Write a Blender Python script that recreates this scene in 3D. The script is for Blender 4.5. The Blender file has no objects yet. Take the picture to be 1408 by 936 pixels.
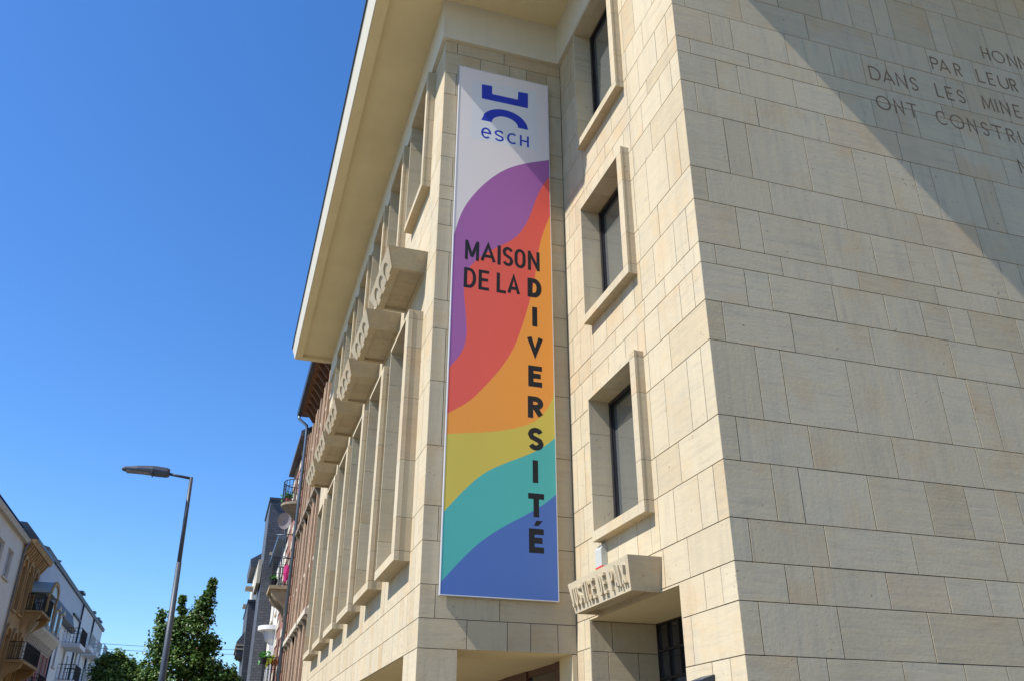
import bpy, math, random
from mathutils import Vector
R = math.radians
random.seed(7)
scene = bpy.context.scene
COL = scene.collection

# ---------------------------------------------------------------- camera
CAMZ = 1.65
YAW, PITCH, ROLL = 0.310118457, 0.464014204, 0.00209546
cy_, sy_, cp_, sp_ = math.cos(YAW), math.sin(YAW), math.cos(PITCH), math.sin(PITCH)
fw = Vector((sy_*cp_, cy_*cp_, sp_)); rt = Vector((cy_, -sy_, 0)); up = rt.cross(fw)
r2 = rt*math.cos(ROLL)+up*math.sin(ROLL); u2 = up*math.cos(ROLL)-rt*math.sin(ROLL)
cd = bpy.data.cameras.new('camera'); cam = bpy.data.objects.new('camera', cd); COL.objects.link(cam)
from mathutils import Matrix
m = Matrix((r2, u2, -fw)).transposed().to_4x4(); m.translation = (0, 0, CAMZ); cam.matrix_world = m
cd.sensor_width = 36; cd.lens = 36*1188.66/1408; cd.clip_start = 0.1; cd.clip_end = 2000
scene.camera = cam

# ---------------------------------------------------------------- sky and sun
SUN_TO = Vector((1, 0.15, -1.19)).normalized()       # direction the light travels
ELEV = math.asin(-SUN_TO.z)
AZ = math.atan2(-SUN_TO.x, -SUN_TO.y)                # clockwise from +Y towards the sun
w = bpy.data.worlds.new('World'); scene.world = w; w.use_nodes = True
nt = w.node_tree; nt.nodes.clear()
sky = nt.nodes.new('ShaderNodeTexSky'); sky.sky_type = 'NISHITA'; sky.sun_disc = False
sky.sun_elevation = ELEV; sky.sun_rotation = AZ; sky.altitude = 300; sky.air_density = 1.1; sky.dust_density = 0.3; sky.ozone_density = 2.5
bg = nt.nodes.new('ShaderNodeBackground'); bg.inputs[1].default_value = 0.112
wo = nt.nodes.new('ShaderNodeOutputWorld'); hs = nt.nodes.new('ShaderNodeHueSaturation'); hs.inputs['Saturation'].default_value = 1.22; nt.links.new(sky.outputs[0], hs.inputs['Color']); tn = nt.nodes.new('ShaderNodeMixRGB'); tn.blend_type = 'MULTIPLY'; tn.inputs[0].default_value = 1; tn.inputs[2].default_value = (0.81, 0.98, 1.22, 1); nt.links.new(hs.outputs[0], tn.inputs[1]); nt.links.new(tn.outputs[0], bg.inputs[0]); nt.links.new(bg.outputs[0], wo.inputs[0])
sd = bpy.data.lights.new('sun', 'SUN'); sd.energy = 5.0; sd.angle = R(0.53); sd.color = (1, 0.965, 0.91)
sun = bpy.data.objects.new('sun', sd); COL.objects.link(sun); sun.rotation_euler = SUN_TO.to_track_quat('-Z', 'Y').to_euler(); sun.location = (-20, -5, 40)
scene.view_settings.view_transform = 'Standard'; scene.view_settings.look = 'None'
scene.view_settings.exposure = 0.66; scene.view_settings.gamma = 1.0
scene.render.engine = 'CYCLES'; scene.cycles.max_bounces = 6; scene.cycles.diffuse_bounces = 4
scene.render.resolution_x = 1024; scene.render.resolution_y = 680

# ---------------------------------------------------------------- materials
def mat(name, col, rough=0.8, metal=0.0, spec=0.4, var=0.0, noise=None, bump=0.0, bscale=40, hue=None, kind=None, **kw):
    """procedural surface: per-piece tone, mottling, grain bump"""
    M = bpy.data.materials.new(name); M.use_nodes = True; t = M.node_tree; N = t.nodes; L = t.links
    b = N['Principled BSDF']; b.inputs['Roughness'].default_value = rough; b.inputs['Metallic'].default_value = metal
    b.inputs['Specular IOR Level'].default_value = spec
    geo = N.new('ShaderNodeNewGeometry'); oi = N.new('ShaderNodeObjectInfo')
    add = N.new('ShaderNodeMath'); add.operation = 'ADD'; L.new(geo.outputs['Random Per Island'], add.inputs[0]); L.new(oi.outputs['Random'], add.inputs[1])
    fr = N.new('ShaderNodeMath'); fr.operation = 'FRACT'; L.new(add.outputs[0], fr.inputs[0])
    c = N.new('ShaderNodeRGB'); c.outputs[0].default_value = (*col, 1); cur = c.outputs[0]
    def mix(a, bcol, fac, mode='MIX', k=1.0):
        mx = N.new('ShaderNodeMixRGB'); mx.blend_type = mode
        if isinstance(fac, (int, float)): mx.inputs[0].default_value = fac
        else:
            mm = N.new('ShaderNodeMath'); mm.operation = 'MULTIPLY'; L.new(fac, mm.inputs[0]); mm.inputs[1].default_value = k; L.new(mm.outputs[0], mx.inputs[0])
        L.new(a, mx.inputs[1])
        if isinstance(bcol, tuple): mx.inputs[2].default_value = (*bcol, 1)
        else: L.new(bcol, mx.inputs[2])
        return mx.outputs[0]
    def ramp(src, stops):
        rp = N.new('ShaderNodeValToRGB'); L.new(src, rp.inputs[0]); e = rp.color_ramp.elements
        while len(e) < len(stops): e.new(0.5)
        for i, (p, v) in enumerate(stops):
            e[i].position = p; e[i].color = (*v, 1) if isinstance(v, tuple) else (v, v, v, 1)
        return rp.outputs[0]
    def noise_(scale, vec, detail=4, rough_=0.55):
        n = N.new('ShaderNodeTexNoise'); n.inputs['Scale'].default_value = scale; n.inputs['Detail'].default_value = detail; n.inputs['Roughness'].default_value = rough_
        L.new(vec, n.inputs['Vector']); return n.outputs['Fac']
    # world position, shifted per piece so grain never runs across a joint
    off = N.new('ShaderNodeVectorMath'); off.operation = 'SCALE'; off.inputs[0].default_value = (37.0, 91.0, 53.0); L.new(fr.outputs[0], off.inputs['Scale'])
    pos = N.new('ShaderNodeVectorMath'); pos.operation = 'ADD'; L.new(geo.outputs['Position'], pos.inputs[0]); L.new(off.outputs[0], pos.inputs[1])
    P = pos.outputs[0]
    hsrc = None
    if kind == 'stone':
        # per block tone
        tone = ramp(fr.outputs[0], [(0.0, (0.405, 0.335, 0.228)), (0.2, (0.472, 0.410, 0.302)), (0.45, (0.450, 0.390, 0.286)), (0.62, (0.474, 0.418, 0.314)), (0.8, (0.425, 0.368, 0.270)), (0.95, (0.462, 0.408, 0.306)), (1.0, (0.462, 0.372, 0.262))])
        cur = tone
        # bedding: stretched noise, horizontal for most pieces, vertical for some
        mp = N.new('ShaderNodeMapping'); mp.inputs['Scale'].default_value = (0.8, 0.8, 9.0); L.new(P, mp.inputs[0])
        mp2 = N.new('ShaderNodeMapping'); mp2.inputs['Scale'].default_value = (8.0, 8.0, 0.7); L.new(P, mp2.inputs[0])
        n1 = noise_(1.6, mp.outputs[0], 5, 0.6); n2 = noise_(1.6, mp2.outputs[0], 5, 0.6)
        gt = N.new('ShaderNodeMath'); gt.operation = 'GREATER_THAN'; gt.inputs[1].default_value = 0.6
        fr2 = N.new('ShaderNodeMath'); fr2.operation = 'MULTIPLY'; fr2.inputs[1].default_value = 7.31; L.new(fr.outputs[0], fr2.inputs[0])
        fr3 = N.new('ShaderNodeMath'); fr3.operation = 'FRACT'; L.new(fr2.outputs[0], fr3.inputs[0]); L.new(fr3.outputs[0], gt.inputs[0])
        bm = N.new('ShaderNodeMix'); L.new(gt.outputs[0], bm.inputs[0]); L.new(n1, bm.inputs[2]); L.new(n2, bm.inputs[3])
        bed = bm.outputs[0]
        cur = mix(cur, (0.53, 0.43, 0.27), ramp(bed, [(0.5, 0.0), (0.72, 1.0)]), k=0.38)
        cur = mix(cur, (0.30, 0.27, 0.22), ramp(bed, [(0.28, 1.0), (0.47, 0.0)]), k=0.42)
        # ochre staining patches
        st = noise_(1.1, P, 3, 0.6)
        cur = mix(cur, (0.46, 0.28, 0.12), ramp(st, [(0.52, 0.0), (0.76, 1.0)]), k=0.46)
        cl = noise_(2.3, P, 5, 0.65)
        cur = mix(cur, (0.31, 0.30, 0.27), ramp(cl, [(0.52, 0.0), (0.78, 1.0)]), k=0.30)
        # continuous weathering: faint rain streaks and broad soiling that cross the joints
        mp3 = N.new('ShaderNodeMapping'); mp3.inputs['Scale'].default_value = (4.0, 4.0, 0.16); L.new(geo.outputs['Position'], mp3.inputs[0])
        cur = mix(cur, (0.26, 0.24, 0.20), ramp(noise_(1.0, mp3.outputs[0], 5, 0.6), [(0.50, 0.0), (0.72, 1.0)]), k=0.22)
        cur = mix(cur, (0.30, 0.25, 0.17), ramp(noise_(0.35, geo.outputs['Position'], 4, 0.6), [(0.46, 0.0), (0.72, 1.0)]), k=0.25)
        # scratchy tooling marks
        mp4 = N.new('ShaderNodeMapping'); mp4.inputs['Scale'].default_value = (3.0, 3.0, 34.0); L.new(P, mp4.inputs[0])
        cur = mix(cur, (0.56, 0.50, 0.40), ramp(noise_(2.0, mp4.outputs[0], 4, 0.7), [(0.52, 0.0), (0.75, 1.0)]), k=0.35)
        # fine speckle and pits
        sp = noise_(60, P, 3, 0.7); cur = mix(cur, (0.30, 0.25, 0.18), ramp(sp, [(0.62, 0.0), (0.75, 1.0)]), k=0.30)
        pit = noise_(16, P, 2, 0.5); clus = noise_(1.9, P, 2, 0.5)
        pm = N.new('ShaderNodeMath'); pm.operation = 'MULTIPLY'; L.new(ramp(pit, [(0.69, 0.0), (0.72, 1.0)]), pm.inputs[0]); L.new(ramp(clus, [(0.5, 0.0), (0.62, 1.0)]), pm.inputs[1])
        cur = mix(cur, (0.20, 0.15, 0.10), pm.outputs[0], k=0.75)
        # saw marks
        sm = N.new('ShaderNodeMath'); sm.operation = 'SUBTRACT'; L.new(noise_(22, P, 4, 0.6), sm.inputs[0]); L.new(pm.outputs[0], sm.inputs[1])
        sa = N.new('ShaderNodeMath'); sa.operation = 'ADD'; L.new(sm.outputs[0], sa.inputs[0]); L.new(bed, sa.inputs[1]); hsrc = sa.outputs[0]
        tint = kw.get('tint')
        if tint: cur = mix(cur, tint, 1.0, 'MULTIPLY')
    elif kind == 'brick':
        bt = N.new('ShaderNodeTexBrick'); bt.inputs['Scale'].default_value = 1.0
        mp = N.new('ShaderNodeMapping'); mp.inputs['Rotation'].default_value = (0, R(90), R(90)) if kw.get('xf', True) else (R(90), 0, 0)
        sx = N.new('ShaderNodeSeparateXYZ'); cb = N.new('ShaderNodeCombineXYZ'); L.new(geo.outputs['Position'], sx.inputs[0])
        ax = N.new('ShaderNodeMath'); ax.operation = 'ADD'; L.new(sx.outputs[0], ax.inputs[0]); L.new(sx.outputs[1], ax.inputs[1])
        L.new(ax.outputs[0], cb.inputs[0]); L.new(sx.outputs[2], cb.inputs[1]); L.new(cb.outputs[0], bt.inputs['Vector'])
        bt.inputs['Brick Width'].default_value = kw.get('bw', 0.23); bt.inputs['Row Height'].default_value = kw.get('bh', 0.075); bt.inputs['Mortar Size'].default_value = kw.get('ms', 0.008)
        bt.inputs['Color1'].default_value = (*col, 1); bt.inputs['Color2'].default_value = (*kw.get('col2', tuple(v*0.7 for v in col)), 1); bt.inputs['Mortar'].default_value = (*kw.get('mortar', (0.32, 0.27, 0.22)), 1)
        cur = bt.outputs[0]
        cur = mix(cur, (0.05, 0.04, 0.035), ramp(noise_(0.9, geo.outputs['Position'], 4), [(0.5, 0.0), (0.8, 1.0)]), k=0.5)
    elif kind == 'leaf':
        cur = ramp(fr.outputs[0], [(0.0, col), (0.5, tuple(v*1.5 for v in col)), (0.8, tuple(v*0.6 for v in col)), (0.985, (col[0]*2.2, col[1]*1.7, col[2]*1.2)), (1.0, kw.get('odd', (0.18, 0.08, 0.03)))])
    else:
        if var:
            cur = mix(cur, tuple(min(1, v*(1+var)) for v in col), fr.outputs[0])
            cur = mix(cur, tuple(v*(1-var) for v in col), ramp(noise_(0.8, geo.outputs['Position'], 5), [(0.35, 0.0), (0.75, 1.0)]), k=0.9)
        if noise:
            sc, c2, k = noise
            mp = N.new('ShaderNodeMapping'); mp.inputs['Scale'].default_value = kw.get('stretch', (1, 1, 1)); L.new(P, mp.inputs[0])
            cur = mix(cur, c2, ramp(noise_(sc, mp.outputs[0], 5), [(0.42, 0.0), (0.7, 1.0)]), k=k)
    L.new(cur, b.inputs['Base Color'])
    if bump:
        bp = N.new('ShaderNodeBump'); bp.inputs['Strength'].default_value = bump; bp.inputs['Distance'].default_value = kw.get('bdist', 0.01)
        L.new(hsrc if hsrc else noise_(bscale, P, 4), bp.inputs['Height']); L.new(bp.outputs[0], b.inputs['Normal'])
    if kw.get('coat'): b.inputs['Coat Weight'].default_value = kw['coat']
    if kw.get('trans'):
        b.inputs['Transmission Weight'].default_value = kw['trans']
    if kw.get('translucent'):
        tr = N.new('ShaderNodeBsdfTranslucent'); ms = N.new('ShaderNodeMixShader'); ms.inputs[0].default_value = kw['translucent']
        L.new(cur, tr.inputs[0]); L.new(b.outputs[0], ms.inputs[1]); L.new(tr.outputs[0], ms.inputs[2]); L.new(ms.outputs[0], N['Material Output'].inputs[0])
    return M

STONE = mat('sandstone', (0.5, 0.45, 0.35), 0.85, spec=0.25, kind='stone', bump=0.34, bdist=0.006, tint=(1.0, 0.97, 0.895))
MORTAR = mat('joint_mortar', (0.075, 0.07, 0.065), 0.95, var=0.2)
RENDER = mat('bounce_tinted_render', (0.66, 0.56, 0.345), 0.85, spec=0.2, var=0.05, noise=(0.7, (0.58, 0.485, 0.29), 0.5), bump=0.08, bscale=60)  # plaster made yellower: golden bounce light on the soffit is painted into the colour
FASCIA = mat('fascia_paint', (0.56, 0.52, 0.42), 0.7, spec=0.3, var=0.05, noise=(1.5, (0.5, 0.47, 0.40), 0.4), stretch=(3, 3, 0.4))
ZINC = mat('dark_zinc', (0.06, 0.065, 0.075), 0.45, metal=0.7, var=0.2)
DARKM = mat('dark_metal', (0.028, 0.026, 0.028), 0.35, metal=0.5, spec=0.5, noise=(3, (0.05, 0.045, 0.045), 0.5))
GLASS = mat('window_glass', (0.42, 0.43, 0.40), 0.03, metal=0.82, spec=0.6, noise=(0.35, (0.36, 0.37, 0.35), 0.5))
DGLASS = mat('dark_glass', (0.02, 0.024, 0.03), 0.05, metal=0.0, spec=0.9, noise=(0.5, (0.03, 0.03, 0.035), 0.5))
BRONZE = mat('letter_stone', (0.15, 0.095, 0.05), 0.75, metal=0.0, noise=(9, (0.25, 0.175, 0.105), 0.8))
WOOD = mat('brown_wood', (0.10, 0.042, 0.022), 0.5, noise=(4, (0.055, 0.024, 0.014), 0.8), stretch=(6, 6, 0.5), spec=0.4)
ASPH = mat('asphalt', (0.05, 0.05, 0.052), 0.9, noise=(30, (0.075, 0.073, 0.07), 0.6), bump=0.4, bscale=150)
PAVE = mat('pale_paving', (0.24, 0.20, 0.135), 0.85, kind='brick', bw=0.6, bh=0.4, ms=0.01, col2=(0.20, 0.165, 0.11), mortar=(0.12, 0.11, 0.09))
SETTS = mat('warm_bounce_setts', (0.30, 0.25, 0.17), 0.9, kind='brick', bw=0.18, bh=0.18, ms=0.012, col2=(0.25, 0.205, 0.14), mortar=(0.12, 0.105, 0.08))  # unseen road surface, chosen pale and warm to bounce light under the hoods
GROUND = mat('ground_soil', (0.20, 0.18, 0.14), 0.95, noise=(0.3, (0.12, 0.13, 0.07), 0.8))
KERB = mat('kerb_granite', (0.33, 0.32, 0.30), 0.8, var=0.2, noise=(20, (0.2, 0.2, 0.2), 0.5))
BRICK = mat('brown_brick', (0.30, 0.175, 0.11), 0.85, kind='brick', col2=(0.235, 0.13, 0.08), mortar=(0.34, 0.25, 0.17))
BRICKT = mat('tan_brick', (0.46, 0.30, 0.185), 0.85, kind='brick', col2=(0.38, 0.24, 0.145), mortar=(0.36, 0.28, 0.2))
REDB = mat('red_brick', (0.26, 0.095, 0.06), 0.85, kind='brick', col2=(0.20, 0.07, 0.045), mortar=(0.3, 0.22, 0.17))
SLATE = mat('slate', (0.075, 0.08, 0.092), 0.6, kind='brick', bw=0.32, bh=0.16, ms=0.012, col2=(0.11, 0.115, 0.13), mortar=(0.03, 0.03, 0.035))
TRIM = mat('pale_stone_trim', (0.50, 0.44, 0.34), 0.85, var=0.12, noise=(3, (0.34, 0.30, 0.23), 0.6), bump=0.2, bscale=20)
TANST = mat('tan_stone', (0.38, 0.30, 0.19), 0.9, var=0.12, noise=(3, (0.22, 0.17, 0.11), 0.7), bump=0.2, bscale=15)
WEATH = mat('weathered_stone', (0.24, 0.19, 0.135), 0.9, var=0.15, noise=(5, (0.12, 0.10, 0.075), 0.7), bump=0.3, bscale=15)
WHITE = mat('white_stucco', (0.66, 0.66, 0.66), 0.85, var=0.06, noise=(0.6, (0.54, 0.54, 0.54), 0.5))
CREAM = mat('cream_stucco', (0.60, 0.57, 0.50), 0.85, var=0.06, noise=(0.6, (0.50, 0.47, 0.41), 0.5))
OCHRE = mat('ochre_stone', (0.40, 0.245, 0.10), 0.9, var=0.15, noise=(1.4, (0.28, 0.16, 0.06), 0.7), bump=0.3, bscale=8)
BEIGE = mat('beige_stucco', (0.56, 0.49, 0.39), 0.85, var=0.1, noise=(1.4, (0.42, 0.35, 0.27), 0.6))
BROWNWD = mat('brown_soffit_board', (0.17, 0.075, 0.03), 0.7, noise=(3, (0.09, 0.04, 0.02), 0.8), stretch=(6, 0.5, 1))
REDP = mat('red_paint', (0.30, 0.035, 0.03), 0.6, var=0.1)
IRON = mat('black_iron', (0.018, 0.019, 0.022), 0.5, metal=0.4, var=0.2)
PIPE = mat('zinc_pipe', (0.12, 0.15, 0.19), 0.4, metal=0.6, var=0.1)
LAMPM = mat('lamp_grey', (0.042, 0.052, 0.070), 0.5, metal=0.1, noise=(6, (0.06, 0.07, 0.085), 0.5))
LAMPG = mat('lamp_lens', (0.20, 0.22, 0.25), 0.15, metal=0.2, spec=0.7, noise=(30, (0.10, 0.10, 0.10), 0.8))
WPLAST = mat('white_plastic', (0.40, 0.41, 0.38), 0.4, var=0.03)
RPLAST = mat('red_plastic', (0.65, 0.04, 0.03), 0.4, var=0.03)
MAGENTA = mat('magenta_cloth', (0.50, 0.02, 0.16), 0.8, var=0.1)
LEAF = mat('maple_leaf', (0.062, 0.120, 0.022), 0.45, kind='leaf', translucent=0.3, spec=0.4)
LEAF2 = mat('lime_leaf', (0.085, 0.15, 0.033), 0.5, kind='leaf', translucent=0.25)
BARK = mat('bark', (0.10, 0.075, 0.05), 0.95, noise=(8, (0.05, 0.04, 0.03), 0.8), bump=0.6, bscale=20)
GLASSW = mat('far_glass', (0.05, 0.06, 0.08), 0.08, spec=0.8, var=0.4)
CURT = mat('pale_blind', (0.40, 0.42, 0.44), 0.7, var=0.25)

# ---------------------------------------------------------------- mesh helpers
def rbox_data(x0, x1, y0, y1, z0, z1, b):
    xs = (x0, x1); ys = (y0, y1); zs = (z0, z1); V = []; idx = {}
    for i in (0, 1):
        for j in (0, 1):
            for k in (0, 1):
                sx, sy, sz = (1, -1)[i], (1, -1)[j], (1, -1)[k]
                for a in range(3):
                    p = [xs[i]+sx*b, ys[j]+sy*b, zs[k]+sz*b]; p[a] = (xs[i], ys[j], zs[k])[a]
                    idx[(i, j, k, a)] = len(V); V.append(p)
    Fc = []
    def q(*c): Fc.append([idx[t] for t in c])
    for s in (0, 1):
        q(*[(s, j, k, 0) for j, k in ((0, 0), (0, 1), (1, 1), (1, 0))][::(1 if s == 0 else -1)])
        q(*[(i, s, k, 1) for i, k in ((0, 0), (1, 0), (1, 1), (0, 1))][::(1 if s == 0 else -1)])
        q(*[(i, j, s, 2) for i, j in ((0, 0), (0, 1), (1, 1), (1, 0))][::(1 if s == 0 else -1)])
    for i in (0, 1):
        for j in (0, 1): q((i, j, 0, 0), (i, j, 1, 0), (i, j, 1, 1), (i, j, 0, 1))
        for k in (0, 1): q((i, 0, k, 0), (i, 1, k, 0), (i, 1, k, 2), (i, 0, k, 2))
    for j in (0, 1):
        for k in (0, 1): q((0, j, k, 1), (1, j, k, 1), (1, j, k, 2), (0, j, k, 2))
    for i in (0, 1):
        for j in (0, 1):
            for k in (0, 1): q((i, j, k, 0), (i, j, k, 1), (i, j, k, 2))
    return V, Fc

ORG = {}
class MB:
    def __init__(s): s.v = []; s.f = []
    def add(s, V, Fc):
        n = len(s.v); s.v += [tuple(p) for p in V]; s.f += [tuple(i+n for i in f) for f in Fc]; return s
    def box(s, x0, x1, y0, y1, z0, z1, b=0):
        if x0 > x1: x0, x1 = x1, x0
        if y0 > y1: y0, y1 = y1, y0
        if z0 > z1: z0, z1 = z1, z0
        if b and min(x1-x0, y1-y0, z1-z0) > 2.2*b: return s.add(*rbox_data(x0, x1, y0, y1, z0, z1, b))
        V = [(x, y, z) for x in (x0, x1) for y in (y0, y1) for z in (z0, z1)]
        return s.add(V, [(0, 1, 3, 2), (4, 6, 7, 5), (0, 4, 5, 1), (2, 3, 7, 6), (0, 2, 6, 4), (1, 5, 7, 3)])
    def prism(s, poly, axis, a, b):
        """poly in the two remaining axes (in xyz order), extruded along axis from a to b"""
        n = len(poly)
        def P(p, t):
            q = list(p); q.insert(axis, t); return q
        V = [P(p, a) for p in poly]+[P(p, b) for p in poly]
        return s.add(V, [tuple(range(n))[::-1], tuple(range(n, 2*n))]+[(i, (i+1) % n, n+(i+1) % n, n+i) for i in range(n)])
    def tube(s, pts, rad, seg=8, caps=True):
        pts = [Vector(p) for p in pts]; n = len(pts); rr = rad if isinstance(rad, (list, tuple)) else [rad]*n; V = []; Fc = []
        ref = None
        for i, p in enumerate(pts):
            d = (pts[min(i+1, n-1)]-pts[max(i-1, 0)]).normalized()
            if ref is None: ref = Vector((0, 0, 1)) if abs(d.z) < 0.9 else Vector((1, 0, 0))
            a = d.cross(ref).normalized(); bb = d.cross(a).normalized(); ref = -bb if False else ref
            for k in range(seg):
                t = 2*math.pi*k/seg; V.append(p+(a*math.cos(t)+bb*math.sin(t))*rr[i])
        for i in range(n-1):
            for k in range(seg): Fc.append((i*seg+k, i*seg+(k+1) % seg, (i+1)*seg+(k+1) % seg, (i+1)*seg+k))
        if caps: Fc.append(tuple(range(seg))); Fc.append(tuple(range((n-1)*seg, n*seg)))
        return s.add(V, Fc)
    def lathe(s, prof, c, seg=16, a0=0, a1=2*math.pi, axis='z'):
        """prof list of (r, z)"""
        full = abs(a1-a0-2*math.pi) < 1e-6; ns = seg if full else seg+1; V = []; Fc = []
        for r, z in prof:
            for k in range(ns):
                t = a0+(a1-a0)*k/seg; V.append((c[0]+r*math.cos(t), c[1]+r*math.sin(t), c[2]+z))
        for i in range(len(prof)-1):
            for k in range(seg):
                k2 = (k+1) % ns; Fc.append((i*ns+k, i*ns+k2, (i+1)*ns+k2, (i+1)*ns+k))
        return s.add(V, Fc)
    def build(s, name, mt, parent=None, smooth=False, stuff=False):
        o0 = ORG.get(parent.name, Vector((0, 0, 0))) if parent else Vector((0, 0, 0))
        me = bpy.data.meshes.new(name); me.from_pydata([(p[0]-o0[0], p[1]-o0[1], p[2]-o0[2]) for p in s.v], [], s.f); me.materials.append(mt)
        import bmesh
        bm = bmesh.new(); bm.from_mesh(me); bmesh.ops.recalc_face_normals(bm, faces=bm.faces); bm.to_mesh(me); bm.free()
        if smooth:
            for p in me.polygons: p.use_smooth = True
        o = bpy.data.objects.new(name, me); COL.objects.link(o)
        if parent: o.parent = parent
        ORG[o.name] = o0
        if stuff: o['kind'] = 'stuff'
        return o

def thing(name, label, cat, loc=(0, 0, 0), group=None):
    o = bpy.data.objects.new(name, None); COL.objects.link(o); o.location = loc; o.empty_display_size = 0.2
    o['label'] = label; o['category'] = cat
    if group: o['group'] = group
    ORG[o.name] = Vector(loc); return o
def tag(o, label, cat, group=None):
    o['label'] = label; o['category'] = cat
    if group: o['group'] = group
    return o
def struct(o): o['kind'] = 'structure'; return o
def dup_part(root, delta, parent):
    c = root.copy(); COL.objects.link(c); c.parent = parent; c.location = Vector(root.location)+Vector(delta); ORG[c.name] = ORG[root.name]
    for ch in list(root.children):
        d = ch.copy(); COL.objects.link(d); d.parent = c
    return c

def rect_sub(r, holes):
    """r=(a0,a1,z0,z1) minus holes -> list of rects"""
    out = [r]
    for h in holes:
        nxt = []
        for a0, a1, z0, z1 in out:
            b0, b1, c0, c1 = max(a0, h[0]), min(a1, h[1]), max(z0, h[2]), min(z1, h[3])
            if b0 >= b1 or c0 >= c1: nxt.append((a0, a1, z0, z1)); continue
            if a0 < b0: nxt.append((a0, b0, z0, z1))
            if b1 < a1: nxt.append((b1, a1, z0, z1))
            if z0 < c0: nxt.append((b0, b1, z0, c0))
            if c1 < z1: nxt.append((b0, b1, c1, z1))
        out = nxt
    return [q for q in out if q[1]-q[0] > 0.02 and q[3]-q[2] > 0.02]

def wall_cells(a0, a1, z0, z1, holes):
    As = sorted({a0, a1, *[max(a0, min(a1, h[i])) for h in holes for i in (0, 1)]}); Zs = sorted({z0, z1, *[max(z0, min(z1, h[i])) for h in holes for i in (2, 3)]})
    out = []
    for i in range(len(As)-1):
        run = None
        for j in range(len(Zs)-1):
            ca, cz = (As[i]+As[i+1])/2, (Zs[j]+Zs[j+1])/2
            solid = not any(h[0] < ca < h[1] and h[2] < cz < h[3] for h in holes)
            if solid:
                if run is None: run = Zs[j]
            if run is not None and (not solid): out.append((As[i], As[i+1], run, Zs[j])); run = None
        if run is not None: out.append((As[i], As[i+1], run, z1))
    return out

# stroke lettering ------------------------------------------------------------
def arc(cx, cz, rx, rz, a0, a1, n=8): return [(cx+rx*math.cos(R(a0+(a1-a0)*i/n)), cz+rz*math.sin(R(a0+(a1-a0)*i/n))) for i in range(n+1)]
G = {
 'A': [[(0, 0), (.5, 1), (1, 0)], [(.17, .3), (.83, .3)]],
 'C': [arc(.55, .5, .55, .5, 48, 312, 16)],
 'c': [arc(.5, .72, .5, .28, 15, 180, 8)+arc(.5, .28, .5, .28, 180, 345, 8)],
 'D': [[(0, 0), (0, 1), (.45, 1)]+arc(.45, .5, .55, .5, 80, -80, 10)+[(.45, 0), (0, 0)]],
 'E': [[(1, 1), (0, 1), (0, 0), (1, 0)], [(0, .52), (.85, .52)]],
 'H': [[(0, 0), (0, 1)], [(1, 0), (1, 1)], [(0, .5), (1, .5)]],
 'I': [[(.5, 0), (.5, 1)]],
 'J': [[(.8, 1), (.8, .25)]+arc(.42, .25, .38, .25, 0, -160, 7)],
 'L': [[(0, 1), (0, 0), (1, 0)]],
 'M': [[(0, 0), (0.08, 1), (.5, .15), (.92, 1), (1, 0)]],
 'm': [[(0, 0), (0, 1)], [(1, 0), (1, 1)], [(.04, .98), (.5, .12)], [(.96, .98), (.5, .12)]],
 'n': [[(0, 0), (0, 1)], [(1, 0), (1, 1)], [(.02, .98), (.98, .02)]],
 'N': [[(0, 0), (0, 1), (1, 0), (1, 1)]],
 'O': [arc(.5, .5, .5, .5, 90, 450, 22)],
 'o': [[(0, .3), (0, .7)]+arc(.5, .7, .5, .3, 180, 0, 8)+[(1, .3)]+arc(.5, .3, .5, .3, 0, -180, 8)],
 'P': [[(0, 0), (0, 1)], [(0, 1), (.5, 1)]+arc(.5, .74, .5, .26, 75, -75, 7)+[(.5, .48), (0, .48)]],
 'R': [[(0, 0), (0, 1)], [(0, 1), (.5, 1)]+arc(.5, .75, .5, .25, 75, -75, 7)+[(.5, .5), (0, .5)], [(.45, .5), (1, 0)]],
 'S': [arc(.5, .75, .5, .25, 20, 180, 7)+[(.12, .6), (.5, .5), (.88, .4)]+arc(.5, .25, .5, .25, 0, -160, 7)],
 'T': [[(0, 1), (1, 1)], [(.5, 1), (.5, 0)]],
 'U': [[(0, 1), (0, .35)]+arc(.5, .35, .5, .35, 180, 360, 9)+[(1, 1)]],
 'V': [[(0, 1), (.5, 0), (1, 1)]],
 'X': [[(0, 0), (1, 1)], [(0, 1), (1, 0)]],
 'e': [[(0.05, .53), (1, .53)]+arc(.5, .5, .5, .5, 5, 315, 16)],
}
def stroke_quads(pl, t):
    """mitred strip outline: list of (left,right) pairs"""
    pl = [p for i, p in enumerate(pl) if i == 0 or math.dist(p, pl[i-1]) > 1e-5]
    n = len(pl); closed = math.dist(pl[0], pl[-1]) < 1e-6
    out = []
    for i in range(n):
        def dirv(a, b):
            d = (b[0]-a[0], b[1]-a[1]); l = math.hypot(*d) or 1; return (d[0]/l, d[1]/l)
        if closed: a, b = pl[(i-1) % (n-1)], pl[(i+1) % (n-1)]; d1 = dirv(a, pl[i]); d2 = dirv(pl[i], b)
        else:
            d1 = dirv(pl[i-1], pl[i]) if i else dirv(pl[0], pl[1]); d2 = dirv(pl[i], pl[i+1]) if i < n-1 else d1
        nx, nz = -(d1[1]+d2[1]), d1[0]+d2[0]; l = math.hypot(nx, nz) or 1; nx /= l; nz /= l
        c = max(0.42, nx*-d1[1]+nz*d1[0]); k = t/2/c
        out.append(((pl[i][0]+nx*k, pl[i][1]+nz*k), (pl[i][0]-nx*k, pl[i][1]-nz*k)))
    return out
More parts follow.
